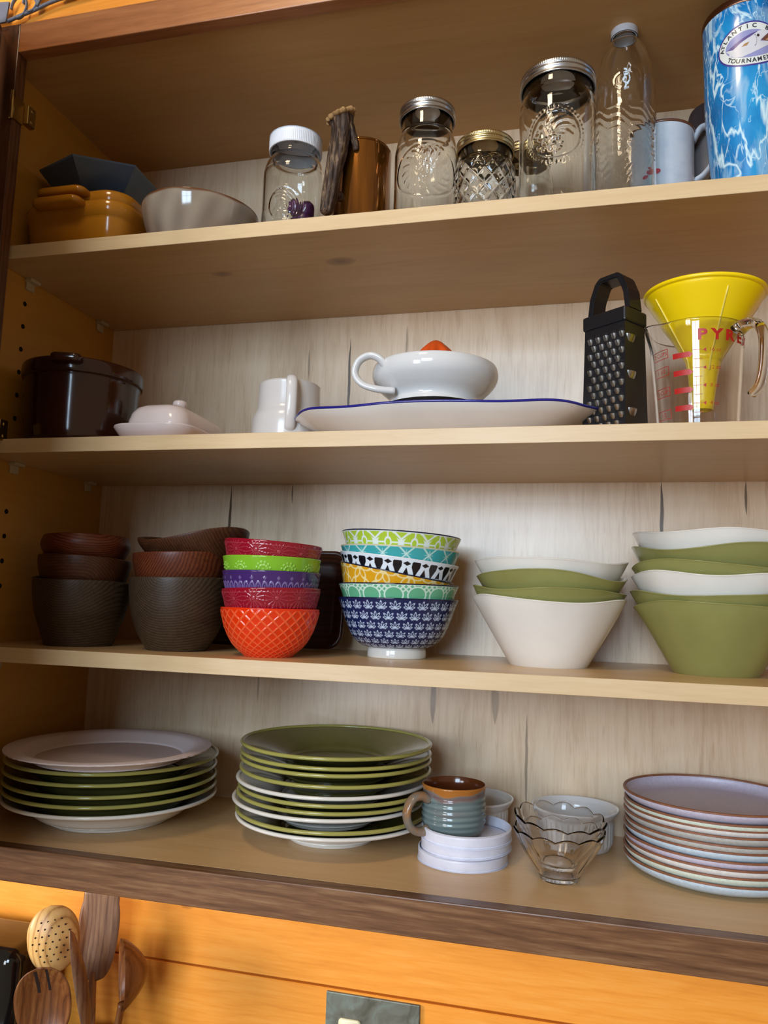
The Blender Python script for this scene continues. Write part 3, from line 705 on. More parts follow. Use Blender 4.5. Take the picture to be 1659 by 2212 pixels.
for i, (z, c) in enumerate(zip(RZ, RC)):
    t = thing('plate', RL[i], 'plate', (0.9385+RNG.uniform(-.001, .001), 0.1700+RNG.uniform(-.001, .001), zD+(z-RZ[0])), (0, 0, RNG.uniform(0, 6)), 'speckled brown-rimmed plates')
    obj('body', bodies[c], t); obj('rim', rim_me, t)

# ------------------------------------------------------------------ shelf D : lids, mug, ramekins, glass bowls
LIDM = plain('white plastic', 'd9d9e6', 0.35, spec=0.4)
lp = [(0, 0), (0.0505, 0), (0.0525, 0.0008), (0.0532, 0.003), (0.0532, 0.003), (0.0536, 0.0045), (0.0540, 0.0135), (0.0540, 0.0135), (0.0525, 0.0140), (0.0522, 0.0135), (0.0518, 0.003), (0.0505, 0.0022), (0, 0.0022)]
lid_me = lathe('plastic_lid', lp, LIDM, n=96, k=4)
for (x, y, z, ty, lab) in ((0.6455, 0.1180, 0.0, 0.0, 'white plastic lid lying on the cabinet floor under two more'), (0.6495, 0.1175, 0.0135, -0.03, 'middle white plastic lid, slightly askew, of three'), (0.6500, 0.1150, 0.0265, -0.01, 'white plastic lid directly under the stoneware mug')):
    tag(obj('plastic_lid', lid_me, None, (x, y, zD+z+abs(ty)*0.045), (0.01, ty, 0)), lab, 'lid', 'white plastic lids')
STO = vcol('stoneware glaze', 0.13, 0.55)
mz = zD+0.0305
mo = [(0.0325, 0.0), (0.0345, 0.002), (0.0380, 0.012), (0.0388, 0.022), (0.0384, 0.034), (0.0376, 0.046), (0.0386, 0.053), (0.0392, 0.0555)]
def mug_col(T, R, Z, S):
    z = Z+0.0022*np.sin(3*T)+0.0012*np.sin(7*T+1); n_ = 0.5+0.5*np.sin(Z*900+1.5*np.sin(2*T)); c = lerpc(n_*0.6, '5f6f70', '7d8a86')
    k = np.clip(np.exp(-((z-0.046)/0.003)**2)*0.7+0.25*np.exp(-((z-0.030)/0.004)**2)*(0.5+0.5*np.sin(3*T)), 0, 1); c = c*(1-k[..., None])+lin('7a4a44')*k[..., None]
    k = sstep(0.0485, 0.0515, z); c = c*(1-k[..., None])+lin('a8682a')*k[..., None]
    inn = S > 95; c[inn] = lin('5a2c14'); k = sstep(0.006, 0.001, Z)*(~inn); c = c*(1-k[..., None])+lin('4a3830')*k[..., None]; return c
def mug_fn(T, R, Z, S): return R+np.where(S < 85, 0.0005*np.sin(Z*950)*(Z > 0.008)*(Z < 0.046), 0), Z
mug = thing('stoneware_mug', 'blue grey ribbed stoneware mug with brown interior on white lids', 'mug', (0.6335, 0.1175, mz))
mp = [(0, 0.001), (0.030, 0.001), (0.030, 0.001)] + mo + [(0.0388, 0.0568), (0.0372, 0.0562), (0.0352, 0.045), (0.0355, 0.012), (0.030, 0.005), (0, 0.0045)]
obj('body', lathe('body', mp, STO, n=120, k=9, fn=mug_fn, colfn=mug_col), mug)
HND = ceramic('stoneware handle glaze', '98683a', 0.15, col2='5f6f70', scale=45)
ca = math.radians(221); d = np.array([math.cos(ca), math.sin(ca)])
hp = [(0.036, 0.041), (0.046, 0.0455), (0.057, 0.043), (0.0645, 0.032), (0.064, 0.018), (0.056, 0.0075), (0.0445, 0.0040), (0.036, 0.0065)]
obj('handle', tube('handle', [(d[0]*a, d[1]*a, b) for a, b in hp], [0.0070, 0.0062, 0.0057, 0.0055, 0.0055, 0.0056, 0.0060, 0.0066], HND, n=16, flat=(1.25, 0.85)), mug)
PORC = ceramic('white porcelain', 'dedcd9', 0.14, 0.02)
rk = [(0, 0.002), (0.040, 0.002), (0.040, 0.002), (0.043, 0.0), (0.0455, 0.002), (0.0470, 0.012), (0.0480, 0.034), (0.0515, 0.0405), (0.0555, 0.0462), (0.0562, 0.0480), (0.0553, 0.0492), (0.053, 0.0485), (0.0500, 0.0440), (0.0462, 0.037), (0.0440, 0.012), (0.040, 0.005), (0, 0.005)]
def flute(T, R, Z, S): return R+np.where((S < 13*6-30) & (Z > 0.003) & (Z < 0.037), 0.0014*np.abs(np.sin(T*18))*sstep(0.037, 0.031, Z)*sstep(0.003, 0.008, Z), 0)*(S < 45), Z
rmk = lathe('ramekin', rk, PORC, n=432, k=6, fn=flute)
tag(obj('ramekin', rmk, None, (0.7765, 0.2245, zD)), 'white fluted ramekin behind the scalloped glass bowls', 'ramekin', 'white ramekins')
tag(obj('ramekin', rmk, None, (0.6410, 0.2270, zD), (0, 0, 0.05)), 'white fluted ramekin half hidden behind the stoneware mug', 'ramekin', 'white ramekins')
GLS = glass('clear glass', ior=1.32)
gb = [(0, 0.0015), (0.018, 0.0015), (0.018, 0.0015), (0.0205, 0.0), (0.022, 0.002), (0.026, 0.010), (0.037, 0.026), (0.046, 0.041), (0.0505, 0.0515), (0.0510, 0.0535), (0.0500, 0.0545), (0.0485, 0.0530), (0.0438, 0.042), (0.0345, 0.027), (0.0235, 0.012), (0.019, 0.0055), (0, 0.005)]
def scal(T, R, Z, S):
    f = np.clip(Z/0.0545, 0, 1); c = np.abs(np.cos(T*6)); return R*(1+0.045*(c-0.5)*f**0.7), Z+0.0042*(c-0.6)*f**3
gme = lathe('glass_bowl', gb, GLS, n=192, k=5, fn=scal)
tag(obj('glass_bowl', gme, None, (0.7600, 0.0850, zD), (0, 0, 0.2)), 'clear scalloped glass bowl standing on the cabinet floor', 'bowl', 'clear scalloped glass bowls')
tag(obj('glass_bowl', gme, None, (0.7582, 0.0865, zD+0.0145), (0.06, 0.05, 0.45)), 'clear scalloped glass bowl nested crookedly in the other one', 'bowl', 'clear scalloped glass bowls')

# ------------------------------------------------------------------ lettering wrapped onto curved ware
def text_mesh(s, size, bold=0.0):
    cu = bpy.data.curves.new('lettering', 'FONT'); cu.body = s; cu.size = size; cu.align_x = 'CENTER'; cu.align_y = 'CENTER'; cu.resolution_u = 3; cu.offset = bold
    o = bpy.data.objects.new('lettering', cu); C.objects.link(o); bpy.context.view_layer.update()
    me = bpy.data.meshes.new_from_object(o.evaluated_get(bpy.context.evaluated_depsgraph_get()))
    bpy.data.objects.remove(o); bpy.data.curves.remove(cu)
    bm = bmesh.new(); bm.from_mesh(me); bpy.data.meshes.remove(me)
    bmesh.ops.triangulate(bm, faces=bm.faces[:])
    long = [e for e in bm.edges if e.calc_length() > size*0.35]
    if long: bmesh.ops.subdivide_edges(bm, edges=long, cuts=1)
    bmesh.ops.triangulate(bm, faces=bm.faces[:])
    V = np.array([v.co[:] for v in bm.verts]).reshape(-1, 3)[:, :2]; bm.verts.index_update(); F = [[v.index for v in f.verts] for f in bm.faces]; bm.free()
    return V, F
def merge2d(parts):
    V, F, o = [], [], 0
    for v, f in parts:
        V.append(np.asarray(v)); F += [[i+o for i in q] for q in f]; o += len(v)
    return np.concatenate(V), F
def fill2d(poly, dens=0.004):
    """triangulated interior of a 2-D polygon, subdivided so that it can bend"""
    bm = bmesh.new(); vs = [bm.verts.new((x, y, 0)) for x, y in poly]; f = bm.faces.new(vs)
    bmesh.ops.triangulate(bm, faces=bm.faces[:])
    for _ in range(4):
        e = [e for e in bm.edges if e.calc_length() > dens]
        if not e: break
        bmesh.ops.subdivide_edges(bm, edges=e, cuts=1); bmesh.ops.triangulate(bm, faces=bm.faces[:])
    bm.verts.index_update(); V = np.array([v.co[:2] for v in bm.verts]); F = [[v.index for v in q.verts] for q in bm.faces]; bm.free(); return V, F
def rect2d(cx, cy, w, h, n=6):
    xs = np.linspace(cx-w/2, cx+w/2, n); V = [(x, y) for y in (cy-h/2, cy+h/2) for x in xs]
    return np.array(V), [[i, i+1, n+i+1, n+i] for i in range(n-1)]
def oval2d(cx, cy, a, b, n=48): return [(cx+a*math.cos(t), cy+b*math.sin(t)) for t in np.linspace(0, 2*PI, n, endpoint=False)]
def wrap(name, VF, rfun, T0, off, mat, zmax=None):
    """(a,b) -> angle T0+a/r, height b on a surface of radius rfun(z)"""
    V, F = VF; V = np.asarray(V); r = rfun(V[:, 1]); T = T0+V[:, 0]/float(np.mean(r)); r = r+off
    return mesh(name, np.stack([r*np.cos(T), r*np.sin(T), V[:, 1]], -1), F, mat, True)

# ------------------------------------------------------------------ shelf A : baking dishes and bowls on the left
OCH = ceramic('ochre glaze', 'b0741c', 0.16, 0.08, scale=14); NAVY = ceramic('matte dark blue glaze', '38465a', 0.28, 0.06)
def baker(hx, hy, h, tabx):
    k = 10; L = []
    for (ins, z, r) in [(0.018, 0.001, 0.02), (0.013, 0.0, 0.024), (0.009, 0.004, 0.026), (0.004, h*0.62, 0.03), (0.0035, h*0.70, 0.03), (0.0005, h*0.73, 0.033), (0.0, h*0.95, 0.034), (0.0015, h, 0.033), (0.0045, h, 0.031), (0.006, h*0.95, 0.03), (0.010, h*0.5, 0.026), (0.016, 0.007, 0.02), (0.03, 0.005, 0.012)]:
        L.append(z3(rrect(hx-ins, hy-ins, r, k), z))
    return loft('body', L, OCH)
def lug(w, d, th):
    L = []
    for (s, z) in [(0.86, -th), (1.0, -th*0.6), (1.0, th*0.5), (0.93, th)]:
        p = rrect(w/2*s, d*s, min(d*0.8, 0.012), 6); L.append(z3(p, z))
    return loft('lug_handle', L, OCH)
for (z, lab) in ((zA, 'ochre yellow rectangular baking dish, lower of the nested pair'), (zA+0.0185, 'ochre yellow rectangular baking dish nested in the lower one')):
    up = z > zA
    t = thing('baking_dish', lab, 'dish', (0.0915, 0.146, z), (0, 0, 0), 'ochre baking dishes')
    s = 0.93 if up else 1.0
    obj('body', baker(0.0835*s, 0.124*s, 0.0685, 0), t)
    for sy in (-1, 1):
        obj('lug_handle', lug(0.076, 0.014, 0.005), t, (-0.010, sy*(0.1245*s+0.005), 0.0635))
# dark six-sided bowl sitting crooked in the dishes
hexv = lambda R, z, a0=2.7638: np.array([(R*math.cos(a0+k*PI/3), R*math.sin(a0+k*PI/3), z) for k in range(6)])
hl = [hexv(0.030, 0.0005), hexv(0.034, 0.0), hexv(0.0835, 0.0615), hexv(0.0845, 0.064), hexv(0.082, 0.0645), hexv(0.080, 0.062), hexv(0.033, 0.005), hexv(0.028, 0.004)]
me = loft('hexagonal_bowl', hl, NAVY, smooth=False)
tag(obj('hexagonal_bowl', me, None, (0.0800, 0.112, 0.4835), (0.10, -0.01, 0)), 'dark blue six-sided bowl sitting on the ochre baking dishes', 'bowl')
TAU = vcol('taupe reactive glaze', 0.1, 0.6)
def tau_col(T, R, Z, S):
    f = 0.5+0.25*np.sin(7*T+40*Z)*np.sin(3*T+1)+0.25*np.sin(13*T-90*Z+2); k = sstep(0.0665, 0.0695, Z+0.0008*np.sin(9*T)); c = lerpc(np.clip(f, 0, 1), '857566', 'a89a88')
    return c*(1-k[..., None])+lin('6a4024')*k[..., None]
tb = [(0, 0.002), (0.040, 0.002), (0.040, 0.002), (0.043, 0.0), (0.046, 0.002), (0.058, 0.012), (0.072, 0.036), (0.0795, 0.058), (0.0812, 0.0690), (0.0805, 0.0705), (0.0785, 0.0695), (0.076, 0.058), (0.068, 0.036), (0.05, 0.012), (0, 0.008)]
def tau_fn(T, R, Z, S): return R*(1+0.006*np.sin(2*T+1)+0.004*np.sin(3*T)), Z+0.0012*np.sin(2*T)*np.clip(Z/0.07, 0, 1)
tag(obj('glazed_bowl', lathe('glazed_bowl', tb, TAU, n=120, fn=tau_fn, colfn=tau_col), None, (0.2545, 0.0975, zA)), 'shiny taupe stoneware bowl with brown rim beside the ochre dishes', 'bowl')

# ------------------------------------------------------------------ shelf A : jars and bottle
JG = glass('jar glass', (0.985, 0.995, 0.985))
SILV = plain('silver jar lid metal', 'c9c9cb', 0.26, 1.0); GOLD = plain('gold jar lid metal', 'cdb887', 0.28, 1.0); PLAST = plain('white lid plastic', 'e2e6ee', 0.35)
def ring_emboss(Tc, r, zc, rad, kind, seed=0):
    rg = np.random.default_rng(seed); pts = rg.normal(0, 1, (46, 2))
    def f(T, R, Z):
        a = ((T-Tc+PI) % (2*PI)-PI)*r; b = Z-zc; q = np.hypot(a, b); d = np.zeros_like(T)
        if kind in ('fan', 'big'):
            d += 0.0009*line(q-rad, 0.0012)
            ins = q < rad*0.94
            if kind == 'fan':
                d += 0.0007*line(cfr((np.hypot(a+rad*0.4, b+rad*0.3)-rad*0.45)/0.0045), 0.2)*ins*(a+b > 0.0)
                for x, y in pts*rad*0.22: d = np.maximum(d, 0.0009*sstep(0.0024, 0.0006, np.hypot(a-x, b-y+rad*0.45))*ins)
            else:
                d += 0.0006*line(cfr(np.arctan2(b, a)*4.5/PI+q*90), 0.18)*ins*(b > 0)*sstep(rad, rad*0.5, q)
                for x, y in pts*rad*0.3: d = np.maximum(d, 0.0011*sstep(0.0030, 0.0008, np.hypot(a-x+rad*0.12, b-y+rad*0.25))*ins)
                th = np.arctan2(b, a); d = np.maximum(d, 0.0009*sstep(0.0022, 0.0008, np.hypot(cfr(th*44/(2*PI))*2*PI/44*rad*1.13, q-rad*1.13)))
        elif kind == 'fruit':
            for i, (x, y) in enumerate(pts[:34]*np.array([0.0052, 0.0075])): d = np.maximum(d, 0.0012*sstep(0.0021, 0.0007, np.hypot(a-x+0.004, b-y)))
            for k in range(5): d = np.maximum(d, 0.0006*line(np.hypot(a-0.012+0.004*k, b-0.022)-0.013+0.001*k, 0.0007)*(q < 0.035))
            d = np.maximum(d, 0.0006*line(np.hypot(a*0.8, b)-0.036, 0.0009))
            th = np.arctan2(b, a); d = np.maximum(d, 0.0008*line(cfr(th*9/PI+np.sin(q*300)*0.25), 0.1)*(q > 0.024)*(q < 0.034))
        elif kind == 'quilt':
            N = 13; t = T*N/(2*PI); p = Z/(2*PI*r/N)*0.8; e = np.minimum(np.abs(cfr(t+p)), np.abs(cfr(t-p)))
            d += (0.0016*np.clip(e/0.25, 0, 1)-0.0006)*sstep(0.004, 0.012, Z)*sstep(zc+0.006, zc-0.004, Z)
        return d
    return f
def jar_glass(r, h, sh, rn, nz, emb=None, rows=110, n=260, th=0.0028):
    """r body radius, sh shoulder start height, rn neck radius, nz neck start height"""
    out = [(0, 0.004), (r*0.72, 0.003), (r*0.80, 0.0), (r*0.90, 0.0008), (r*0.985, 0.007), (r, 0.016), (r, sh*0.5), (r, sh*0.93), (r*0.985, sh), ((r*0.55+rn*0.45), (sh*0.35+nz*0.65)), (rn*1.01, nz), (rn, nz+0.004), (rn*1.0, h-0.002), (rn*0.97, h)]
    O = smooth_prof(out, 8); k0 = 16
    O = np.vstack([O[:k0], resample(O[k0:], rows)])
    keep = O[:, 1] > 0.0055
    I = O[keep][::-1].copy(); I = I[I[:, 1] > 0.007]; I[:, 0] -= th; I[0, 0] = rn*0.97-th; I = I[::3]
    P = np.vstack([O, I, [(r*0.7, 0.0068), (0, 0.0075)]]); nO = len(O)
    def fn(T, R, Z, S):
        if emb is None: return R, Z
        d = emb(T, R, Z)*(S < nO)*(Z > 0.004)*(Z < nz); return R+d, Z
    return lathe('glass', P, JG, n=n, fn=fn, raw=True)
def lid_band(r, z0, z1, mat, knurl=True):
    h = z1-z0
    P = [(r-0.0012, z0+0.0005), (r+0.0006, z0), (r+0.001, z0+0.0012), (r, z0+0.0025), (r-0.0002, z0+h*0.3), (r+0.0008, z0+h*0.42), (r+0.0008, z0+h*0.5), (r-0.0004, z0+h*0.62), (r-0.0004, z0+h*0.68), (r+0.0003, z0+h*0.76), (r+0.0003, z1-0.0015), (r-0.001, z1), (r-0.0055, z1+0.0002), (r-0.0058, z1-0.001), (r-0.0012, z1-0.002), (r-0.0012, z0+0.0005)]
    def fn(T, R, Z, S): return R+(0.00025*np.sin(T*110)*(Z > z0+h*0.70)*(Z < z1-0.001)*(R > r-0.0008) if knurl else 0), Z
    return lathe('lid_band', P, mat, n=330 if knurl else 120, k=4, fn=fn)
def disc(r, z, mat): return lathe('lid_disc', [(0, z-0.0006), (r, z-0.0006), (r, z-0.0006), (r, z+0.0004), (r, z+0.0004), (r-0.004, z+0.0006), (r-0.006, z), (0, z)], mat, n=64, raw=True)
def jar(lab, x, y, r, h, sh, rn, nz, lidh, lidmat, emb, cat='jar', lr=None):
    t = thing('canning_jar', lab, cat, (x, y, zA), (0, 0, 0), 'clear glass jars')
    obj('glass', jar_glass(r, h-0.002, sh, rn, nz, emb), t)
    lr = lr or rn+0.0022
    obj('lid_band', lid_band(lr, h-lidh, h, lidmat), t); obj('lid_disc', disc(lr-0.003, h-0.001, lidmat), t)
    return t
x, y = 0.4000, 0.085; Tc = cam_angle(x, y)
jw = thing('canning_jar', 'squat glass jar with a white plastic screw lid and embossed ring', 'jar', (x, y, zA), (0, 0, 0), 'clear glass jars')
obj('glass', jar_glass(0.0420, 0.157, 0.108, 0.0330, 0.128, ring_emboss(Tc-0.30, 0.042, 0.047, 0.0235, 'fan', 3)), jw)
wl = [(0.0345, 0.139), (0.0362, 0.139), (0.0362, 0.139), (0.0362, 0.1565), (0.0350, 0.1590), (0.0338, 0.1597), (0, 0.1597), (0, 0.1597), (0, 0.1577), (0.0345, 0.1577), (0.0345, 0.1577), (0.0345, 0.139)]
def wlf(T, R, Z, S): return R+0.0002*np.sin(T*90)*(Z < 0.1555)*(R > 0.036), Z
obj('screw_lid', lathe('screw_lid', wl, PLAST, n=360, k=5, fn=wlf), jw)
PUR = ceramic('purple glass pebble', '5a2a5c', 0.08, 0.1, col2='3a1840', scale=60)
for i in range(11):
    a = RNG.uniform(-1.3, 0.4); rr = RNG.uniform(0.010, 0.0245); lv = i//4
    V = bmesh.new(); bmesh.ops.create_icosphere(V, subdivisions=2, radius=0.0115)
    for v in V.verts: v.co *= 1+0.12*math.sin(v.co.x*400+i)+0.1*math.cos(v.co.y*300+2*i)
    tag(obj('purple_pebble', bm_mesh('purple_pebble', V, PUR, True), None, (x+rr*math.cos(a), y+rr*math.sin(a), zA+0.0195+0.0165*lv), (i, 2*i, 0)), 'purple glossy pebble inside the jar with the white plastic lid', 'pebble', 'purple pebbles in the white-lidded jar')
x, y = 0.5845, 0.085
jar('tall fruit-embossed glass jar with silver lid right of the amber mug', x, y, 0.0415, 0.178, 0.118, 0.0335, 0.142, 0.0165, SILV, ring_emboss(cam_angle(x, y), 0.0415, 0.074, 0.03, 'fruit', 5), lr=0.0362)
x, y = 0.6626, 0.080
jar('small quilted glass jelly jar with a gold lid', x, y, 0.0384, 0.119, 0.078, 0.0345, 0.090, 0.0150, GOLD, ring_emboss(0, 0.0384, 0.082, 0, 'quilt'), lr=0.0365)
x, y = 0.7535, 0.079
jar('wide-mouth glass jar with silver lid and embossed grape ring, largest jar', x, y, 0.0475, 0.1950, 0.150, 0.0435, 0.166, 0.0175, SILV, ring_emboss(cam_angle(x, y)-0.05, 0.0475, 0.094, 0.0315, 'big', 9), lr=0.0462)
x, y = 0.7060, 0.205
jar('gold-lidded glass jar peeking out behind the small quilted jar', x, y, 0.0384, 0.178, 0.122, 0.0335, 0.146, 0.0150, GOLD, None, lr=0.0362)
# tall bottle
bt = thing('glass_bottle', 'tall clear embossed glass bottle with a small white cap', 'bottle', (0.8362, 0.104, zA))
bo = [(0, 0.005), (0.026, 0.004), (0.030, 0.0), (0.0345, 0.001), (0.0370, 0.008), (0.0372, 0.05), (0.0368, 0.10), (0.0374, 0.16), (0.0372, 0.185), (0.0345, 0.210), (0.0280, 0.234), (0.0195, 0.2495), (0.0150, 0.2555), (0.0142, 0.2600), (0.0142, 0.2800), (0.0135, 0.2810)]
O = smooth_prof(bo, 8); O = np.vstack([O[:20], resample(O[20:], 130)])
I = O[O[:, 1] > 0.009][::-1].copy(); I[:, 0] -= 0.0024; I = I[::3]
P = np.vstack([O, I, [(0.022, 0.0085), (0, 0.009)]]); nO = len(O); Tb = cam_angle(0.8362, 0.104)
def bott(T, R, Z, S):
    a = ((T-Tb+PI) % (2*PI)-PI)*0.037; b = Z-0.178; q = np.hypot(a, b)
    d = 0.0006*line(q-0.019, 0.001)+0.0005*line(cfr((q+0.2*a)/0.006), 0.22)*(q < 0.017)
    d = d+0.0005*line(cfr((a*0.6+b+0.003*np.sin(a*220))/0.011), 0.14)*(Z > 0.085)*(Z < 0.150)
    return R+d*(S < nO), Z
obj('glass', lathe('glass', P, JG, n=200, fn=bott, raw=True), bt)
obj('screw_cap', lathe('screw_cap', [(0.0148, 0.259), (0.0168, 0.259), (0.0168, 0.259), (0.0168, 0.2805), (0.0155, 0.2825), (0.0145, 0.283), (0, 0.283), (0, 0.2815), (0.0148, 0.2815), (0.0148, 0.259)], PLAST, n=96, raw=True), bt)

# ------------------------------------------------------------------ shelf A : antler mug, white mug, grey tumbler, blue tumbler
am = thing('antler_mug', 'amber metallic mug with a rough deer-antler handle', 'mug', (0.4925, 0.100, zA))
AMB = NT('amber lustre'); fz = AMB.noise(AMB.coords(scale=(1, 1, 0.08)), 70, 3)
AMB.set(col=AMB.ramp(fz, [(0.3, tuple(lin('5a300c'))), (0.7, tuple(lin('a0641e')))]), rough=0.10, metal=0.85, coat=0.6, coatr=0.05)
ml = [(0, 0.001), (0.036, 0.001), (0.036, 0.001), (0.0385, 0.002), (0.0395, 0.006), (0.0395, 0.128), (0.0392, 0.1325), (0.0380, 0.1335), (0.0372, 0.132), (0.0370, 0.01), (0.034, 0.004), (0, 0.004)]
obj('cup', lathe('cup', ml, AMB.m, n=96), am)
ANT = NT('antler'); va = ANT.coords(scale=(1, 1, 0.18)); fa = ANT.noise(va, 260, 5, 0.65, 0.6); fb = ANT.noise(ANT.coords(), 40, 3)
ANT.set(col=ANT.ramp(ANT.math('ADD', ANT.math('MULTIPLY', fa, 0.7), ANT.math('MULTIPLY', fb, 0.3)), [(0.40, tuple(lin('221610'))), (0.52, tuple(lin('473427'))), (0.68, tuple(lin('94795a')))]), rough=0.55, spec=0.3)
ANT.bump(fa, 0.6, 0.0015)
ox, oy, oz = 0.4925, 0.100, zA
def loc_(P): return [(a-ox, b-oy, c-oz) for a, b, c in P]
def ridge(A, t): return 1+0.07*np.sin(7*A+3*t)+0.05*np.sin(13*A+9*t)+0.04*math.sin(t*23)
hd = tube('handle', loc_([(0.4595, 0.050, 0.4285), (0.4605, 0.050, 0.434), (0.4645, 0.049, 0.4555), (0.4690, 0.048, 0.487), (0.4745, 0.048, 0.5185), (0.4775, 0.049, 0.542), (0.4765, 0.050, 0.560)]), [0.005, 0.0085, 0.0100, 0.0110, 0.0120, 0.0130, 0.0160], ANT.m, n=40, k=9, fn=ridge)
hdo = obj('handle', hd, am); hdo['label'] = 'dark brown antler handle'
BUR = ceramic('antler burr', 'b08a5a', 0.7, col2='7a5a38', scale=120, spec=0.2, bump=0.5)
bu = [(0, -0.003), (0.016, -0.003), (0.0195, -0.001), (0.0195, 0.002), (0.0165, 0.0035), (0, 0.0025)]
def buf(T, R, Z, S): return R*(1+0.09*np.sin(11*T)+0.05*np.sin(17*T+1)), Z+0.0006*np.sin(9*T)
obj('burr', lathe('burr', bu, BUR, n=100, k=3, fn=buf), hdo, (0.4755-ox, 0.050-oy, 0.5625-oz), (0.30, -0.33, 0))
obj('tine', tube('tine', loc_([(0.4805, 0.050, 0.5555), (0.4880, 0.052, 0.545), (0.4930, 0.056, 0.532), (0.4950, 0.0605, 0.519)]), [0.0085, 0.0062, 0.0048, 0.0040], ANT.m, n=20, fn=ridge), hdo)
obj('tine', tube('tine', loc_([(0.4650, 0.050, 0.462), (0.470, 0.058, 0.460), (0.474, 0.066, 0.459)]), [0.007, 0.006, 0.006], ANT.m, n=20), hdo)
wm = thing('white_mug', 'white iridescent mug with brown rim behind the tall bottle', 'mug', (0.8860, 0.168, zA))
IRI = ceramic('iridescent white glaze', 'c9cdd2', 0.14, 0.08, col2='aeb6c2', scale=22); IRI.node_tree.nodes['Principled BSDF'].inputs['Thin Film Thickness'].default_value = 380.0
wp = [(0, 0.001), (0.034, 0.001), (0.034, 0.001), (0.038, 0.002), (0.0408, 0.012), (0.0412, 0.06), (0.0405, 0.11), (0.0415, 0.150), (0.0420, 0.1560), (0.0408, 0.1570), (0.0395, 0.1555), (0.0385, 0.11), (0.0390, 0.02), (0.034, 0.006), (0, 0.006)]
obj('body', lathe('body', wp, IRI, n=96), wm)
obj('rim', lathe('rim', [(0.0410, 0.1535), (0.0423, 0.1540), (0.0427, 0.1560), (0.0415, 0.1580), (0.0398, 0.1575), (0.0396, 0.1545), (0.0410, 0.1535)], ceramic('brown mug rim', '6b4430', 0.25), n=96, k=3), wm)
obj('handle', tube('handle', [(0.039, -0.002, 0.146), (0.050, -0.003, 0.163), (0.063, -0.004, 0.161), (0.069, -0.004, 0.143), (0.065, -0.004, 0.118), (0.053, -0.003, 0.098), (0.039, -0.002, 0.088)], [0.0055, 0.005, 0.0046, 0.0045, 0.0046, 0.005, 0.0055], IRI, n=14, flat=(1.4, 0.8)), wm)
REDP = plain('red print', 'b02a3a', 0.4); RED2 = plain('measuring cup red print', 'b01a14', 0.4)
T0 = cam_angle(0.886, 0.168)-0.30
obj('emblem', wrap('emblem', merge2d([fill2d(oval2d(0.004, 0.088, 0.0075, 0.0040, 24)), fill2d(oval2d(-0.006, 0.083, 0.0045, 0.0026, 20)), fill2d(oval2d(0.002, 0.0935, 0.0035, 0.0015, 16))]), lambda z: 0.0412+0*z, T0, 0.0003, REDP), wm)
gm = thing('grey_tumbler', 'dark grey tumbler half hidden behind the blue marbled one', 'tumbler', (0.9590, 0.2150, zA))
GRY = plain('grey powder coat', '6d6664', 0.45); DRK = plain('dark tumbler lid', '3a3032', 0.4)
obj('body', lathe('body', [(0, 0.001), (0.030, 0.001), (0.030, 0.001), (0.034, 0.003), (0.0365, 0.03), (0.0395, 0.12), (0.041, 0.165), (0.0405, 0.168), (0.0385, 0.167), (0.036, 0.1), (0.03, 0.01), (0, 0.01)], GRY, n=72), gm)
obj('lid', lathe('lid', [(0.0385, 0.166), (0.042, 0.1665), (0.0425, 0.176), (0.040, 0.181), (0.034, 0.200), (0.030, 0.214), (0.020, 0.2165), (0, 0.2165), (0, 0.2145), (0.0385, 0.166)], DRK, n=72, k=4), gm)
# blue marbled tournament tumbler
tm = thing('marbled_tumbler', 'tall blue and white marbled tumbler with oval fish tournament emblem', 'tumbler', (0.9725, 0.080, zA))
MB = NT('blue marble wrap'); v = MB.coords(scale=(1, 1, 0.55), rot=(0.2, 0.5, 0))
dn = MB.n('ShaderNodeTexNoise'); MB.l(v, dn.inputs['Vector']); dn.inputs['Scale'].default_value = 30; dn.inputs['Detail'].default_value = 3
vm = MB.n('ShaderNodeVectorMath', operation='MULTIPLY_ADD'); MB.l(dn.outputs['Color'], vm.inputs[0]); vm.inputs[1].default_value = (0.022,)*3; MB.l(v, vm.inputs[2])
def vein_(sc, wd, lc):
    vv = MB.coords(scale=(1, 1, 0.38), rot=(0.35, 0.55, 0), loc=lc); x_ = MB.n('ShaderNodeTexNoise'); MB.l(vv, x_.inputs['Vector'])
    x_.inputs['Scale'].default_value = sc; x_.inputs['Detail'].default_value = 4; x_.inputs['Roughness'].default_value = 0.5; x_.inputs['Distortion'].default_value = 0.9
    dd = MB.math('ABSOLUTE', MB.math('SUBTRACT', x_.outputs[0], 0.5)); th = MB.math('MULTIPLY', MB.math('SUBTRACT', MB.noise(vv, sc*0.9, 2), 0.38, clamp=True), wd)
    return MB.math('SUBTRACT', 1.0, MB.math('DIVIDE', dd, MB.math('MAXIMUM', th, 0.0015)), clamp=True)
vein = vein_(22, 0.16, (0.3, 0.7, 0)); vein2 = MB.math('MAXIMUM', MB.math('MULTIPLY', vein_(38, 0.10, (1.7, 0.2, 3)), 0.7), MB.math('MULTIPLY', vein_(30, 0.5, (4.1, 2.2, 1)), 0.3))
base = MB.ramp(MB.noise(v, 20, 4), [(0.35, tuple(lin('09609c'))), (0.5, tuple(lin('0b7dbc'))), (0.68, tuple(lin('2b9bd0')))])
cc = MB.mix(MB.math('MAXIMUM', vein, vein2), base, L4('cfe9ee'))
MB.set(col=cc, rough=0.22, spec=0.5, coat=0.3)
tz = np.array([0.0, 0.004, 0.03, 0.06, 0.12, 0.18, 0.233]); trr = np.array([0.0335, 0.0355, 0.0378, 0.0405, 0.0445, 0.0455, 0.0462])
tr_f = lambda z: np.interp(z, tz, trr)
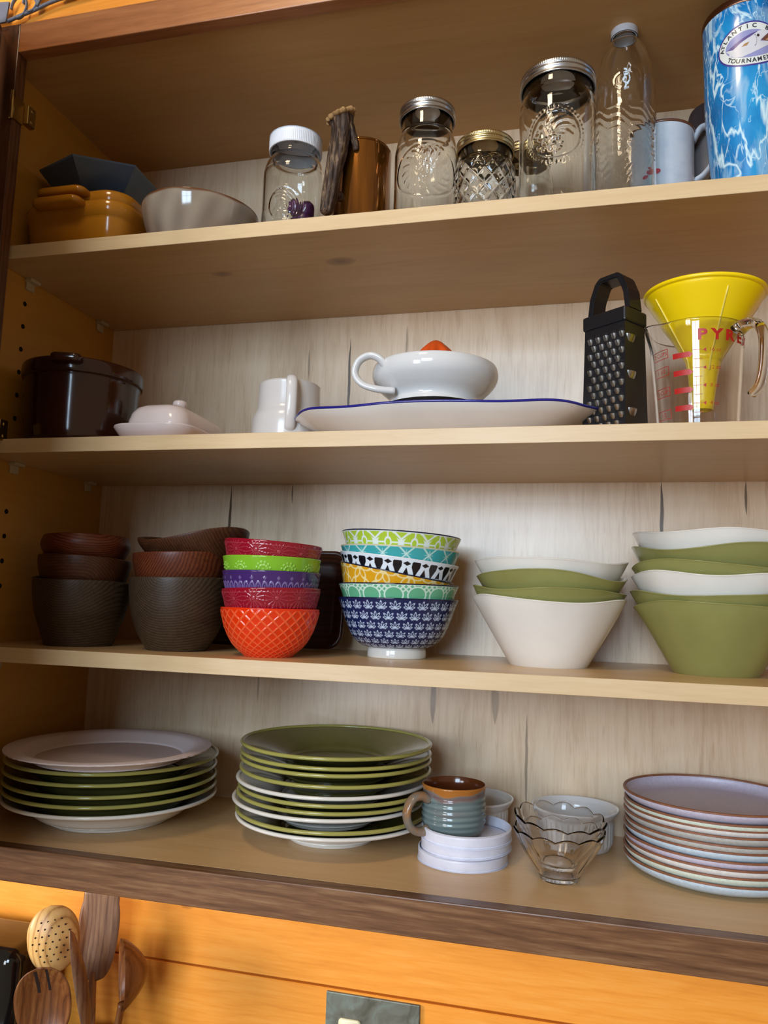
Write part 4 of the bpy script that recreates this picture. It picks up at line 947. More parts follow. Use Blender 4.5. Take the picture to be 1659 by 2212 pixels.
obj('body', lathe('body', [(0, 0.002), (0.030, 0.002), (0.030, 0.002)] + list(zip(trr, tz)) + [(0.0462, 0.2335), (0.0445, 0.2335), (0.0445, 0.2335), (0.044, 0.18), (0.034, 0.01), (0, 0.01)], MB.m, n=96, k=5), tm)
obj('rim', lathe('rim', [(0.0445, 0.2325), (0.0466, 0.2325), (0.0470, 0.236), (0.0466, 0.2405), (0.0455, 0.2415), (0.0443, 0.2405), (0.0440, 0.236), (0.0445, 0.2325)], plain('copper brown steel rim', '8a6450', 0.3, 1.0), n=96, k=3), tm)
Te = cam_angle(0.9725, 0.080)+0.17; ez = 0.1795; ek = 0.87
em = obj('emblem', wrap('emblem', fill2d(oval2d(0, ez, 0.0425*ek, 0.0275, 64)), tr_f, Te, 0.00025, plain('emblem purple border', '3c3486', 0.35)), tm)
def lay(name, VF, off, col):
    V, F = VF; return obj(name, wrap(name, (np.asarray(V)*np.array([ek, 1])+np.array([0, ez]), F), tr_f, Te, off, plain('emblem '+name+col, col, 0.35)), em)
lay('field', fill2d(oval2d(0, 0, 0.0405, 0.0255, 64)), 0.00035, 'd9dcd6')
lay('water', fill2d(oval2d(0, 0, 0.0315, 0.0168, 64)), 0.00045, '8e90bd')
fish = [(-0.031, -0.002), (-0.026, -0.0015), (-0.020, 0.003), (-0.010, 0.0075), (0.000, 0.0115), (0.007, 0.0135), (0.013, 0.0150), (0.020, 0.0165), (0.026, 0.0172), (0.0215, 0.0120), (0.0165, 0.0075), (0.0125, 0.0040), (0.0110, 0.0012), (0.0170, 0.0018), (0.0255, 0.0020), (0.0290, 0.0012), (0.0260, -0.0015), (0.0190, -0.0040), (0.0100, -0.0085), (0.0000, -0.0125), (-0.0110, -0.0150), (-0.0200, -0.0135), (-0.0240, -0.0100), (-0.0290, -0.0120), (-0.0265, -0.0065)]
lay('fish', fill2d(fish), 0.00055, 'cfcdd2')
lay('mouth', fill2d([(0.0120, 0.0028), (0.0165, 0.0072), (0.0215, 0.0115), (0.0262, 0.0168), (0.0275, 0.0090), (0.0250, 0.0024), (0.0170, 0.0020)]), 0.0006, '6a4030')
lay('tongue', fill2d([(0.0175, 0.0030), (0.0230, 0.0070), (0.0270, 0.0080), (0.0250, 0.0028)]), 0.0007, 'b98a62')
lay('back_shading', fill2d([(-0.029, -0.0015), (-0.020, 0.003), (-0.010, 0.0075), (0.000, 0.0115), (0.009, 0.0140), (0.000, 0.0085), (-0.012, 0.0028), (-0.022, -0.0030)]), 0.00065, '5a4a86')
lay('fin', fill2d([(-0.008, 0.0005), (-0.002, 0.0020), (-0.005, -0.0022), (-0.012, -0.0028)]), 0.00065, 'a57c50')
lay('eye', fill2d(oval2d(0.0085, 0.0085, 0.0017, 0.0017, 16)), 0.0007, '33281e')
lay('gill', merge2d([rect2d(0.0045+0.0022*math.cos(t)*1.0, 0.0030+0.0065*math.sin(t), 0.0006, 0.0016, 2) for t in np.linspace(-1.6, 1.6, 9)]), 0.0007, '7a7688')
def arc_text(s, a, b, t0, t1, size, flip=False):
    parts = []; n = len(s)
    for i, ch in enumerate(s):
        if ch == ' ': continue
        t = t0+(t1-t0)*(i/(n-1)); V, F = text_mesh(ch, size, 0.00018); V = V/np.array([ek, 1])*np.array([0.95, 1])
        px, py = a*math.cos(t), b*math.sin(t); tx, ty = -a*math.sin(t), b*math.cos(t); L = math.hypot(tx, ty); tx, ty = tx/L, ty/L
        if not flip: tx, ty = -tx, -ty
        R = np.array([[tx, -ty], [ty, tx]]); parts.append((V@R.T+np.array([px, py]), F))
    return merge2d(parts)
lay('lettering', arc_text('ATLANTIC BEACH', 0.0360, 0.0212, math.radians(178), math.radians(2), 0.0072), 0.0006, '2c2a34')
lay('lettering', arc_text('TOURNAMENT', 0.0360, 0.0212, math.radians(222), math.radians(318), 0.0072, True), 0.0006, '2c2a34')

# ------------------------------------------------------------------ shelf B
BRN = ceramic('dark brown crock glaze', '38150a', 0.12, 0.1, col2='240e07', scale=9, spec=0.6)
ck = thing('brown_crock', 'glossy dark brown ceramic crock with lug handles in the corner', 'crock', (0.0905, 0.0890, zB))
cr = [(0, 0.001), (0.064, 0.001), (0.064, 0.001), (0.069, 0.003), (0.0735, 0.012), (0.0765, 0.05), (0.0775, 0.085), (0.0785, 0.094), (0.0785, 0.094), (0.0815, 0.0965), (0.0825, 0.104), (0.0820, 0.112), (0.0800, 0.1145), (0.0770, 0.1125), (0.0745, 0.09), (0.071, 0.03), (0.065, 0.008), (0, 0.006)]
obj('body', lathe('body', cr, BRN, n=110), ck)
for a in (math.radians(-70), math.radians(110)):
    L = [z3(rrect(0.020, 0.013, 0.008, 6)*s, z) for s, z in ((0.8, -0.006), (1.0, -0.004), (1.0, 0.003), (0.9, 0.005))]
    obj('lug_handle', loft('lug_handle', L, BRN), ck, (0.0835*math.cos(a), 0.0835*math.sin(a), 0.1095), (0, 0, a+PI/2))
BUT = ceramic('blush white glaze', 'd9c9c4', 0.16, 0.03)
bd = thing('butter_dish', 'pale pinkish ceramic butter dish beside the brown crock', 'butter dish', (0.2370, 0.104, zB))
L = [z3(rrect(0.040, 0.072, 0.020, 8), 0.0), z3(rrect(0.043, 0.075, 0.022, 8), 0.001), z3(rrect(0.052, 0.084, 0.028, 8), 0.010), z3(rrect(0.0575, 0.0895, 0.031, 8), 0.0185), z3(rrect(0.0572, 0.0892, 0.031, 8), 0.0205), z3(rrect(0.055, 0.087, 0.03, 8), 0.020), z3(rrect(0.046, 0.078, 0.026, 8), 0.010), z3(rrect(0.040, 0.070, 0.02, 8), 0.0085)]
obj('plate', loft('plate', L, BUT), bd)
L = []
for (ins, z, r) in [(0.001, 0.011, 0.021), (0.0, 0.012, 0.022), (0.0015, 0.030, 0.022), (0.004, 0.0405, 0.022), (0.009, 0.048, 0.02), (0.017, 0.0525, 0.016), (0.027, 0.0545, 0.012), (0.038, 0.055, 0.004)]:
    L.append(z3(rrect(0.0445-ins, 0.073-ins, max(min(r, 0.0445-ins-0.001), 0.002), 8), z))
ld = obj('lid', loft('lid', L, BUT), bd)
obj('knob', lathe('knob', [(0.0085, 0.0535), (0.0070, 0.0560), (0.0065, 0.0590), (0.0085, 0.0620), (0.0100, 0.0660), (0.0092, 0.0700), (0.0060, 0.0722), (0, 0.0728)], BUT, n=40), ld)
CRW = ceramic('plain white stoneware', 'd8d3cf', 0.18, 0.03)
jg = thing('white_jug', 'plain white ceramic jug with stepped neck and strap handle', 'jug', (0.3764, 0.1650, zB))
jp = [(0, 0.001), (0.042, 0.001), (0.042, 0.001), (0.0465, 0.003), (0.0480, 0.012), (0.0482, 0.034), (0.0468, 0.046), (0.0425, 0.0555), (0.0415, 0.062), (0.0408, 0.084), (0.0408, 0.0868), (0.0395, 0.0878), (0.0382, 0.0865), (0.0385, 0.062), (0.044, 0.04), (0.044, 0.008), (0, 0.006)]
obj('body', lathe('body', jp, CRW, n=96), jg)
jg.scale = (1.079, 1.079, 1.191)
ja = math.radians(-66); d = np.array([math.cos(ja), math.sin(ja)])
obj('handle', tube('handle', [(d[0]*a, d[1]*a, b) for a, b in ((0.038, 0.0835), (0.046, 0.0875), (0.0545, 0.081), (0.0575, 0.064), (0.0560, 0.045), (0.0500, 0.031), (0.045, 0.027))], [0.0052]*7, CRW, n=16, flat=(1.35, 0.75)), jg)
PLT = ceramic('white platter glaze', 'dcd6cd', 0.15, 0.03); BLU = ceramic('cobalt platter rim', '23227e', 0.18)
pt = thing('oval_platter', 'large white platter with a wavy cobalt blue rim', 'platter', (0.6090, 0.1170, zB))
def plat_loop(s, z, wave=1.0):
    T = np.linspace(0, 2*PI, 160, endpoint=False); p = 2/2.6
    cx, sx = np.cos(T), np.sin(T)
    X = 0.1975*s*np.sign(cx)*np.abs(cx)**p; Y = 0.104*s*np.sign(sx)*np.abs(sx)**p
    k = 1+0.010*wave*np.cos(8*T); zz = z*0.93+0.0010*wave*np.cos(8*T+0.6)+0.0020*wave*np.cos(2*T)
    return np.column_stack([X*k, Y*k, zz])
obj('body', loft('body', [plat_loop(0.52, 0.001, 0), plat_loop(0.55, 0.0, 0), plat_loop(0.575, 0.001, 0), plat_loop(0.72, 0.010, 0.3), plat_loop(0.90, 0.028, 0.8), plat_loop(0.985, 0.0375), plat_loop(0.992, 0.0392), plat_loop(0.985, 0.0405), plat_loop(0.90, 0.033, 0.8), plat_loop(0.72, 0.015, 0.3), plat_loop(0.58, 0.006, 0), plat_loop(0.3, 0.0055, 0)], PLT), pt)
obj('rim', loft('rim', [plat_loop(0.984, 0.0384), plat_loop(0.996, 0.0386), plat_loop(1.0, 0.0402), plat_loop(0.994, 0.0417), plat_loop(0.975, 0.0412), plat_loop(0.978, 0.0395)], BLU, cap0=False, cap1=False), pt)
BLK = ceramic('black glazed stand', '121214', 0.2)
jx, jy = 0.5975, 0.1160
tag(obj('black_dish', lathe('black_dish', [(0, 0.001), (0.040, 0.001), (0.043, 0.0), (0.046, 0.003), (0.056, 0.020), (0.066, 0.043), (0.0665, 0.0455), (0.064, 0.046), (0.060, 0.041), (0.05, 0.039), (0, 0.039)], BLK, n=80), None, (jx, jy, zB+0.0062)), 'round black dish on the platter under the white juicer bowl', 'dish')
jz = 0.1802
ju = thing('citrus_juicer', 'white handled juicer bowl with orange reamer on the platter', 'juicer', (jx, jy, jz))
WJ = ceramic('white juicer glaze', 'd6d5d4', 0.12, 0.02)
jb = [(0.050, 0.008), (0.054, 0.002), (0.0585, 0.0), (0.0615, 0.0012), (0.0605, 0.0045), (0.0590, 0.0095), (0.0620, 0.0150), (0.0715, 0.0235), (0.0790, 0.0325), (0.0820, 0.0410), (0.0815, 0.0490), (0.0800, 0.0530), (0.0785, 0.0535), (0.0775, 0.050), (0.077, 0.038), (0.066, 0.022), (0.053, 0.013), (0, 0.011), (0, 0.011), (0, 0.008), (0.050, 0.008)]
obj('body', lathe('body', jb, WJ, n=128), ju)
hpts = [(0.5465, 0.0610, 0.2205), (0.5380, 0.0560, 0.2320), (0.5250, 0.0540, 0.2365), (0.5110, 0.0550, 0.2300), (0.5060, 0.0560, 0.2150), (0.5150, 0.0570, 0.2015), (0.5340, 0.0590, 0.1945), (0.5560, 0.0660, 0.1930)]
obj('handle', tube('handle', [(a-jx, b-jy, c-jz) for a, b, c in hpts], [0.0056, 0.0050, 0.0047, 0.0046, 0.0046, 0.0048, 0.0050, 0.0052], WJ, n=18, flat=(1.25, 0.9)), ju)
ORG = ceramic('orange plastic', 'd8541c', 0.3)
def ream(T, R, Z, S): return R*(1+0.10*np.cos(8*T)*np.clip((0.091-Z)/0.02, 0, 1)), Z
rm = obj('reamer', lathe('reamer', [(0, 0.046), (0.040, 0.046), (0.040, 0.048), (0.036, 0.050), (0.030, 0.060), (0.022, 0.076), (0.011, 0.088), (0.004, 0.0925), (0, 0.093)], ORG, n=96, fn=ream, k=4), ju); rm['label'] = 'orange ridged reamer cone'
# box grater
gr = thing('box_grater', 'black four-sided box grater with arched handle', 'grater', (0.8335, 0.0615, zB), (0, 0, math.atan2(0.039, -0.050)))
GRB = plain('black grater body', '1a1a1d', 0.32); TEE = plain('grater tooth steel', 'b4bac0', 0.25, 1.0); GRD = plain('grater hole', '060607', 0.6)
gw, gd = 0.0634, 0.0457   # local x along the left face, local y = -(depth)
def gq(ins, z): return np.array([(ins, -ins, z), (gw-ins, -ins, z), (gw-ins, -gd+ins, z), (ins, -gd+ins, z)])
obj('body', loft('body', [gq(0.0, 0.0), gq(0.0005, 0.002), gq(0.003, 0.142), gq(0.0035, 0.1435)], GRB, smooth=False), gr)
obj('collar', box('collar', (0.0006, -gd+0.0006, 0.1405), (gw-0.0006, -0.0006, 0.1585), GRB, 0.0025, 2), gr)
ap = [(0.0045, 0.1575), (0.0075, 0.182), (0.0150, 0.2000), (0.0190, 0.2040), (gw-0.0190, 0.2040), (gw-0.0150, 0.2000), (gw-0.0075, 0.182), (gw-0.0045, 0.1575)]
V, F = [], []
for i, (a, b) in enumerate(ap):
    n1 = np.array(ap[max(i-1, 0)]); n2 = np.array(ap[min(i+1, len(ap)-1)]); tg = (n2-n1)/np.linalg.norm(n2-n1); nn = np.array([-tg[1], tg[0]])*0.0035
    for (s, yy) in ((1, -gd/2-0.013), (1, -gd/2+0.013), (-1, -gd/2+0.013), (-1, -gd/2-0.013)): V.append((a+s*nn[0], yy, b+s*nn[1]))
for i in range(len(ap)-1):
    for j in range(4): F.append([4*i+j, 4*i+(j+1) % 4, 4*i+4+(j+1) % 4, 4*i+4+j])
F += [[3, 2, 1, 0], [4*len(ap)-4+j for j in range(4)]]
me = mesh('handle', V, F, GRB, False); bm = bmesh.new(); bm.from_mesh(me); bmesh.ops.recalc_face_normals(bm, faces=bm.faces[:]); bmesh.ops.bevel(bm, geom=bm.edges[:], offset=0.0012, segments=2, affect='EDGES'); bm.to_mesh(me); bm.free()
obj('handle', me, gr)
# teeth: hooded scoops, on the wide face (local y=0) and the narrow one (local x=0)
def tooth_mesh(w, h, d):
    V, F = [], []; n = 8
    for i in range(n+1):
        a = PI*i/n
        for k in range(4):
            t = k/3; V.append((w*math.cos(a)*(1-0.45*t*t), -d*math.sin(a)*(1-t)**0.8-0.0001, -h*t))
    for i in range(n):
        for k in range(3): F.append([i*4+k, i*4+k+1, i*4+4+k+1, i*4+4+k])
    return np.array(V), F
def dimple(w, h):
    V = [(0, -0.0002, 0)]+[(w*math.cos(t), -0.0002, h*math.sin(t)) for t in np.linspace(0, 2*PI, 13)[:-1]]
    return np.array(V), [[0, 1+i, 1+(i+1) % 12] for i in range(12)]
tw = tooth_mesh(0.0037, 0.0064, 0.0034); dw_ = dimple(0.0038, 0.0030)
VT, FT, VD, FD = [], [], [], []; nt = nd = 0
for r_ in range(13):
    for c_ in range(5 if r_ % 2 == 0 else 4):
        px_ = 0.0095+0.0112*(c_+0.5*(r_ % 2)); pz = 0.010+0.0098*r_
        off = np.array([gw-px_-0.002, 0.0, pz]); yy = 0.0205*0+0.0
        ins = 0.003*pz/0.142
        P_ = tw[0].copy(); P_[:, 1] *= -1; P_ = P_+off+np.array([0, -ins, 0]); VT.append(P_); FT += [[i+nt for i in f] for f in tw[1]]; nt += len(P_)
        P_ = dw_[0].copy(); P_[:, 1] *= -1; P_ = P_+off+np.array([0, -ins, 0.0016]); VD.append(P_); FD += [[i+nd for i in f] for f in dw_[1]]; nd += len(P_)
for r_ in range(3):
    pz = 0.035+0.045*r_; ins = 0.003*pz/0.142; P_ = tw[0][:, [1, 0, 2]]*np.array([1, 2.2, 1.3]); P_ = P_+np.array([ins, -0.014, pz]); VT.append(P_); FT += [[i+nt for i in f] for f in tw[1]]; nt += len(P_)
o = obj('grating_tooth', mesh('grating_tooth', np.concatenate(VT), FT, TEE), gr); o['kind'] = 'stuff'; o['label'] = 'rows of raised steel grating teeth'
o = obj('grating_hole', mesh('grating_hole', np.concatenate(VD), FD, GRD), gr); o['kind'] = 'stuff'
# measuring cup with red print
CG = glass('measuring cup glass', (0.985, 0.98, 0.97))
cx_, cy_ = 0.9150, 0.0905
mc = thing('measuring_cup', 'clear glass measuring cup printed in red, holding the yellow funnel', 'measuring cup', (cx_, cy_, zB))
co = [(0, 0.003), (0.036, 0.002), (0.039, 0.0), (0.0425, 0.001), (0.0445, 0.007), (0.0475, 0.05), (0.0510, 0.10), (0.0528, 0.122), (0.0538, 0.1275), (0.0532, 0.1292), (0.0518, 0.1290), (0.0500, 0.1235), (0.0480, 0.10), (0.0445, 0.05), (0.0410, 0.010), (0.036, 0.0070), (0, 0.0065)]
def spout(T, R, Z, S):
    a = (T-math.radians(200)+PI) % (2*PI)-PI; f = np.exp(-(a/0.28)**2)*sstep(0.095, 0.128, Z); return R+0.009*f, Z+0.002*f
obj('glass', lathe('glass', co, CG, n=144, fn=spout), mc)
ha = math.radians(-41); d = np.array([math.cos(ha), math.sin(ha)])
obj('handle', tube('handle', [(d[0]*a, d[1]*a, b) for a, b in ((0.051, 0.117), (0.062, 0.122), (0.075, 0.119), (0.0820, 0.103), (0.0815, 0.075), (0.076, 0.050), (0.066, 0.040))], [0.0085, 0.0075, 0.0066, 0.0060, 0.0058, 0.0056, 0.005], CG, n=20, flat=(1.5, 0.8)), mc)
cz = np.array([0, 0.007, 0.05, 0.10, 0.122]); crr = np.array([0.0425, 0.0445, 0.0475, 0.0510, 0.0528]); cf = lambda z: np.interp(z, cz, crr)
Tc = cam_angle(cx_, cy_); parts = []
for i, ch in enumerate('PYREX'):
    V, F = text_mesh(ch, 0.0165, 0.0007); V = V*np.array([1.12, 1]); parts.append((V+np.array([0.006+0.0152*i, 0.1090]), F))
for i, (z, s) in enumerate(((0.092, '16 oz'), (0.072, '12 oz'), (0.052, '8 oz'), (0.032, '4 oz'))):
    parts.append(fill2d([(0.0065, z), (0.0100, z+0.0022), (0.0100, z-0.0022)])); V, F = text_mesh(s, 0.0058); parts.append((V+np.array([0.0195, z]), F))
    parts.append(rect2d(0.001, z+0.0002, 0.010, 0.0005)); parts.append(rect2d(0.0015, z-0.010, 0.009, 0.0005))
    parts.append(rect2d(-0.0165, z-0.004, 0.0180, 0.0062)); parts.append(fill2d([(-0.0075, z-0.0080), (-0.0035, z-0.004), (-0.0075, z-0.0005)]))
for z, s in ((0.094, '2 CUPS'), (0.074, '1 1/2'), (0.050, '1 CUP'), (0.024, '1/2')):
    V, F = text_mesh(s, 0.0066); parts.append((V+np.array([-0.0430, z]), F))
    for q in (0.0050, -0.0050): parts.append(rect2d(-0.0430, z+q, 0.0230, 0.0007))
    for q in (-0.0545, -0.0315): parts.append(rect2d(q, z, 0.0007, 0.0100, 2))
pr = obj('print', wrap('print', merge2d(parts), cf, Tc, 0.0002, RED2), mc); pr['label'] = 'red measuring marks and lettering'
# yellow funnel
YEL = ceramic('yellow plastic', 'f8d206', 0.3, 0.01)
fn_ = thing('funnel', 'bright yellow plastic funnel standing in the glass measuring cup', 'funnel', (0.9205, 0.0915, zB+0.0345), (0.01, 0.030, 0))
fo = [(0.0105, 0.0), (0.0120, 0.0), (0.0120, 0.0), (0.0165, 0.042), (0.0195, 0.058), (0.0195, 0.058), (0.0320, 0.080), (0.0465, 0.1035), (0.0640, 0.1310), (0.0655, 0.1355), (0.0655, 0.1355), (0.0680, 0.1365), (0.0690, 0.1385), (0.0680, 0.1405), (0.0655, 0.1400), (0.0640, 0.1355), (0.0620, 0.1310), (0.0445, 0.1035), (0.0300, 0.080), (0.0175, 0.058), (0.0150, 0.042), (0.0105, 0.0)]
obj('cone', lathe('cone', fo, YEL, n=120, k=4), fn_)
Tf = cam_angle(0.9265, 0.0925); YEL2 = ceramic('pale yellow rib', 'f0d860', 0.35)
for da in (-1.0, 0.42, 1.9, 3.3):
    t = Tf+da; dd = np.array([math.cos(t), math.sin(t)])
    obj('rib', tube('rib', [(dd[0]*a, dd[1]*a, b) for a, b in ((0.0170, 0.044), (0.0200, 0.0585), (0.0325, 0.0800), (0.0470, 0.1035), (0.0620, 0.1275))], [0.0010]*5, YEL2, n=8, k=3), fn_)

# ------------------------------------------------------------------ iron ornament on the boarding above the cabinet
IRN = plain('dark grey metal', '6c6e7a', 0.42, 0.15)
orn = thing('metal_ornament', 'dark grey metal scroll ornament with pointed leaves above the cabinet', 'ornament', (0.09, -0.0240, 0.735))
def orn_plate(pts, th=0.0025):
    V = [(a-0.09, -0.010-q, b-0.735) for q in (0, th) for a, b in pts]; n = len(pts)
    F = [list(range(n)), list(range(n, 2*n))[::-1]] + [[i, n+i, n+(i+1) % n, (i+1) % n] for i in range(n)]
    return mesh('leaf', V, F, IRN, False)
for pts in ([(-0.03, 0.705), (0.000, 0.738), (0.016, 0.736), (0.013, 0.7065)], [(0.040, 0.760), (0.062, 0.7215), (0.080, 0.760)], [(0.088, 0.762), (0.097, 0.732), (0.130, 0.745), (0.135, 0.762)], [(0.145, 0.765), (0.146, 0.736), (0.20, 0.745), (0.20, 0.765)]):
    obj('leaf', orn_plate(pts), orn)
for c, r in (((0.030, 0.728), 0.0165), ((0.048, 0.733), 0.0150)):
    obj('scroll', tube('scroll', [(c[0]-0.09+r*math.cos(t)*0.75, -0.009, c[1]-0.735+r*math.sin(t)) for t in np.linspace(-1.9, 3.2, 22)], 0.0020, IRN, n=8, k=2, flat=(1.4, 0.7)), orn)
obj('stem', tube('stem', [(a-0.09, -0.008, b-0.735) for a, b in ((0.012, 0.7105), (0.03, 0.7150), (0.055, 0.7205), (0.075, 0.7265), (0.10, 0.7310), (0.14, 0.7350), (0.18, 0.7385), (0.21, 0.7400))], 0.0025, IRN, n=10, k=4), orn)
obj('peg', tube('peg', [(-0.03, 0, 0.012), (-0.03, -0.0115, 0.012)], 0.003, IRN, n=10, k=1), orn); obj('peg', tube('peg', [(0.05, 0, 0.008), (0.05, -0.0115, 0.008)], 0.003, IRN, n=10, k=1), orn)

# ------------------------------------------------------------------ below: countertop, crock of wooden utensils, black appliance, switch plate
ct = obj('countertop', box('countertop', (-0.9, -0.32, -0.915), (2.2, 0.2895, -0.875), plain('dark countertop', '2c2622', 0.3), 0.004, 2)); tag(ct, 'dark kitchen countertop below the plank wall', 'countertop')
UC = ceramic('utensil crock glaze', 'b8ab98', 0.25)
crk = obj('utensil_crock', lathe('utensil_crock', [(0, 0.001), (0.066, 0.001), (0.066, 0.001), (0.070, 0.003), (0.074, 0.02), (0.077, 0.12), (0.080, 0.150), (0.078, 0.152), (0.075, 0.150), (0.072, 0.12), (0.068, 0.01), (0, 0.008)], UC, n=72), None, (0.0950, 0.185, -0.875)); tag(crk, 'pale round crock holding the wooden utensils', 'crock')
UW = wood('dark striped utensil wood', '40200f', '7e4822', 'b07a44', 'z', 1.2, 0.8, rings=(120, 0.02, 0.03, 0.08, 0.25), rough=0.35, spec=0.4, contrast=0.9)
UW2 = wood('grey brown utensil wood', '523829', '8d6850', 'b8946e', 'z', 1.2, 0.8, rings=(130, 0.03, 0.02, 0.08, 0.25), rough=0.4, spec=0.4, contrast=0.9, loc=(4, 1, 2))
UL = wood('two-tone skimmer wood', '8a5426', 'd8a864', 'ecca8c', 'z', 1.0, 0.4, rings=(120, 0.02, -0.02, 0.04, 0.35), rough=0.35, spec=0.4, contrast=0.7)
def frame_of(tip, base, nrm):
    a = (Vector(tip)-Vector(base)); L = a.length; a.normalize(); n = Vector(nrm); n = (n-a*n.dot(a)).normalized(); s = a.cross(n)
    return np.array(a), np.array(n), np.array(s), L
def utensil(name, lab, tip, base, nrm, width, depth, mat, end, hr=0.0055, shape=0.5, thick=0.0035, peak=0.55, tw=0.0, slots=False, hook=0.0):
    """head grid from base to tip, concave towards nrm when depth>0, then a round handle down to end; one continuous mesh each"""
    a, n, s, L = frame_of(tip, base, nrm); B = np.array(base); ns, nt = 28, 17
    V = []
    S_ = np.linspace(0.0, 1.0, ns)
    for side in (1, -1):
        for q in S_:
            w = width/2*max(1-abs((q-peak)/(peak if q < peak else 1-peak))**2.3, 0.0)**shape; w = max(w, hr*0.9*(1-q)**6+0.0006)
            if tw: w = max(w, width/2*tw*(q > 0.3)*min(1, ((1-q)/0.03)**0.5 if q > 0.97 else 1))
            for t in np.linspace(-1, 1, nt):
                th = thick*(max(1-t**8, 0.05))*0.5*(1 if 0 < q < 1 else 0.3)
                dz = -depth*(1-t*t)*math.sin(PI*min(max(q, 0), 1))**0.8+hook*(q**2) + side*th
                V.append(B+a*q*L+s*t*w+n*dz)
    V = np.array(V); F = []
    idx = lambda sd, i, j: sd*ns*nt+i*nt+j
    for i in range(ns-1):
        for j in range(nt-1):
            F.append([idx(0, i, j), idx(0, i, j+1), idx(0, i+1, j+1), idx(0, i+1, j)]); F.append([idx(1, i, j), idx(1, i+1, j), idx(1, i+1, j+1), idx(1, i, j+1)])
        F.append([idx(0, i, 0), idx(0, i+1, 0), idx(1, i+1, 0), idx(1, i, 0)]); F.append([idx(0, i, nt-1), idx(1, i, nt-1), idx(1, i+1, nt-1), idx(0, i+1, nt-1)])
    for i in (0, ns-1):
        for j in range(nt-1): F.append([idx(0, i, j), idx(1, i, j), idx(1, i, j+1), idx(0, i, j+1)] if i == 0 else [idx(0, i, j), idx(0, i, j+1), idx(1, i, j+1), idx(1, i, j)])
    o = thing(name, lab, 'utensil', tuple(end)); E = np.array(end)
    me = mesh('head', V-E, F, mat); obj('head', me, o)
    p1 = B+a*L*0.10
    obj('handle', tube('handle', [p1-E, B-E, (B*0.75+E*0.25)-E, (B*0.35+E*0.65)-E, E-E], [hr*0.9, hr*1.05, hr, hr, hr*1.1], mat, n=14, flat=(1.25, 0.85)), o)
    return o, (a, n, s, L, B, E)
zc_ = -0.861
# skimmer: shallow perforated bowl with its back to the viewer
o, fr_ = utensil('slotted_skimmer', 'round light wooden skimmer spoon with small drilled holes', (0.027, 0.196, -0.5300), (0.042, 0.200, -0.6230), (-0.50, 0.84, -0.22), 0.072, 0.016, UL, (0.080, 0.175, zc_), shape=0.5, peak=0.52)
a, n, s, L, B, E = fr_
bm = []
for i in range(-3, 4):
    for j in range(-3, 4):
        u_, v_ = 0.52+i*0.095, j*0.0092+(0.0046 if i % 2 else 0)
        if (i/3.4)**2+(v_/0.030)**2 > 1: continue
        wq = 0.039*max(1-abs((u_-0.52)/(0.52 if u_ < 0.52 else 0.48))**2.3, 0)**0.5; t_ = v_/max(wq, 0.01)
        c0 = B+a*u_*L+s*v_+n*(-0.016*(1-t_*t_)*math.sin(PI*u_)**0.8-0.00195)-E
        bm.append(mesh('drilled_hole', [c0+0.0014*(math.cos(q)*s+math.sin(q)*a) for q in np.linspace(0, 2*PI, 9)[:-1]]+[c0+n*0.0002], [[k, (k+1) % 8, 8] for k in range(8)], None))
h_ = obj('drilled_hole', join_mesh('drilled_hole', bm, plain('drilled hole dark', '2a1408', 0.9)), o); h_['kind'] = 'stuff'
utensil('wooden_spatula', 'flat dark striped wooden spatula behind the other utensils', (0.0830, 0.240, -0.5150), (0.0790, 0.236, -0.6450), (0.25, -1, 0.05), 0.062, 0.002, UW2, (0.105, 0.215, zc_), shape=0.35, peak=0.62, tw=0.88, thick=0.005)
o, fr_ = utensil('slotted_spoon', 'dark wooden spoon with two slots, facing out at the lower left', (0.0640, 0.128, -0.5830), (0.0780, 0.140, -0.6830), (0.40, -0.9, 0.25), 0.0735, 0.014, UW, (0.078, 0.150, zc_), shape=0.5, peak=0.55)
a, n, s, L, B, E = fr_; sl = []
for v_ in (-0.006, 0.009):
    pts = []
    for u_ in np.linspace(0.62, 0.95, 9):
        wq = 0.0367*max(1-abs((u_-0.55)/0.45)**2.3, 0)**0.5; t_ = v_/max(wq, 0.004)
        pts.append(B+a*u_*L+s*v_+n*(-0.014*max(1-t_*t_, 0)*math.sin(PI*u_)**0.8+0.0020)-E)
    V = []; 
    for p_ in pts: V += [p_-s*0.0022, p_+s*0.0022]
    sl.append(mesh('slot', V, [[2*i, 2*i+1, 2*i+3, 2*i+2] for i in range(8)], None))
h_ = obj('slot', join_mesh('slot', sl, bpy.data.materials['drilled hole dark']), o)
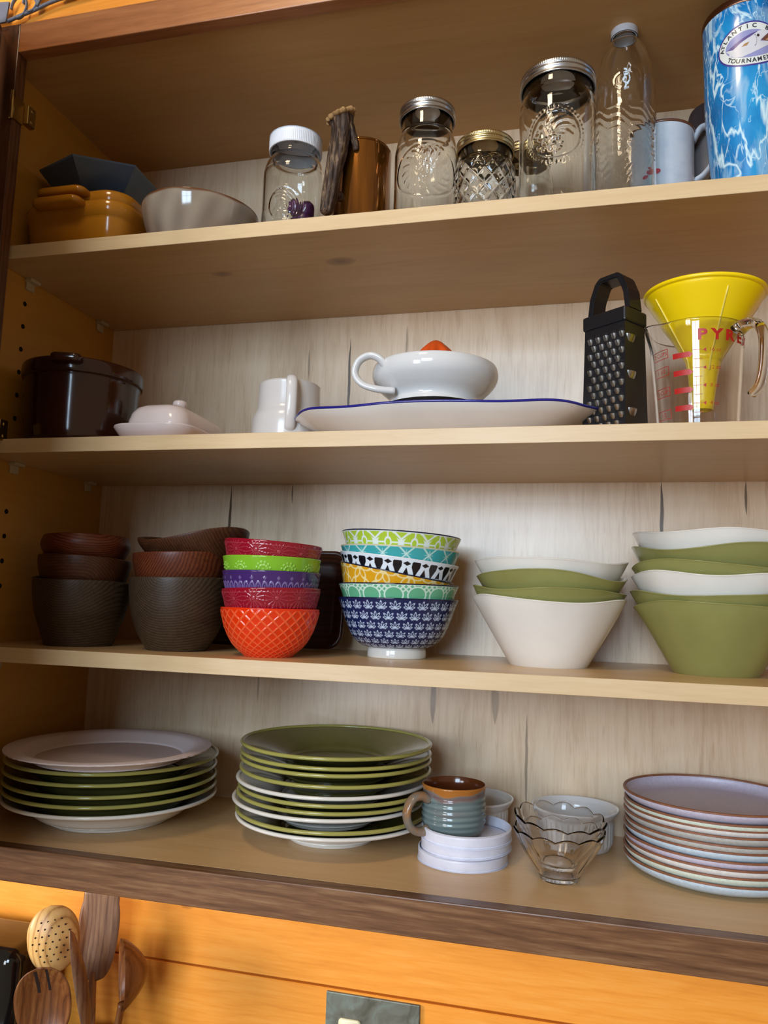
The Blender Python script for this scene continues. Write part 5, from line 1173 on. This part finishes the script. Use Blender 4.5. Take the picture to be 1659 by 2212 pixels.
utensil('wooden_spoon', 'narrow dark wooden spoon seen edge-on with a pale rim', (0.0865, 0.160, -0.5440), (0.1220, 0.168, -0.6900), (-0.80, -0.35, 0.25), 0.050, 0.010, UW2, (0.112, 0.175, zc_), shape=0.6, peak=0.5, thick=0.004)
utensil('wooden_scoop', 'brown wooden scoop seen from the side, right of the other utensils', (0.1520, 0.190, -0.5600), (0.1530, 0.196, -0.6560), (-0.70, -0.62, 0.10), 0.058, 0.034, UW, (0.118, 0.195, zc_), shape=0.42, peak=0.58, thick=0.0035)
BLKA = plain('glossy black appliance', '0a0a0b', 0.08, spec=0.6)
bm = bmesh.new(); bmesh.ops.create_cube(bm, size=1.0)
for v in bm.verts: v.co = Vector((-0.19+0.20*(v.co.x+0.5), 0.16+0.115*(v.co.y+0.5), -0.875+0.288*(v.co.z+0.5)))
bmesh.ops.bevel(bm, geom=bm.edges[:], offset=0.02, segments=5, profile=0.5, affect='EDGES')
me = bm_mesh('black_canister', bm, BLKA, True)

for v in me.vertices: v.co += Vector((-0.010, 0.0, 0.0))
tag(obj('black_appliance', me), 'glossy black countertop appliance at the lower left edge', 'appliance')
PAT = NT('patinated copper plate'); f1 = PAT.noise(PAT.coords(), 26, 5, 0.6, 0.8); PAT.set(col=PAT.ramp(f1, [(0.35, tuple(lin('5c5a4c'))), (0.5, tuple(lin('747468'))), (0.62, tuple(lin('7f8a7e'))), (0.72, tuple(lin('9a8a78')))]), rough=0.5, metal=0.35)
sw = thing('switch_plate', 'grey green patinated metal switch plate with a cream switch on the planks', 'switch plate', (0.4970, 0.2900, -0.6930))
obj('plate', box('plate', (-0.0690, -0.0035, -0.0600), (0.0690, 0.0010, 0.0615), PAT.m, 0.0015, 2), sw)
CRM = plain('cream plastic', 'ece2b8', 0.35)
L = [np.column_stack([p[:, 0], np.full(len(p), y_), p[:, 1]]) for p, y_ in ((rrect(0.0165, 0.033, 0.005, 6), -0.003), (rrect(0.0165, 0.033, 0.005, 6), -0.0055), (rrect(0.0150, 0.0315, 0.005, 6), -0.0068))]
for xx in (-0.0440, 0.0200): obj('rocker_switch', loft('rocker_switch', L, CRM), sw, (xx+0.012, 0, -0.0035))
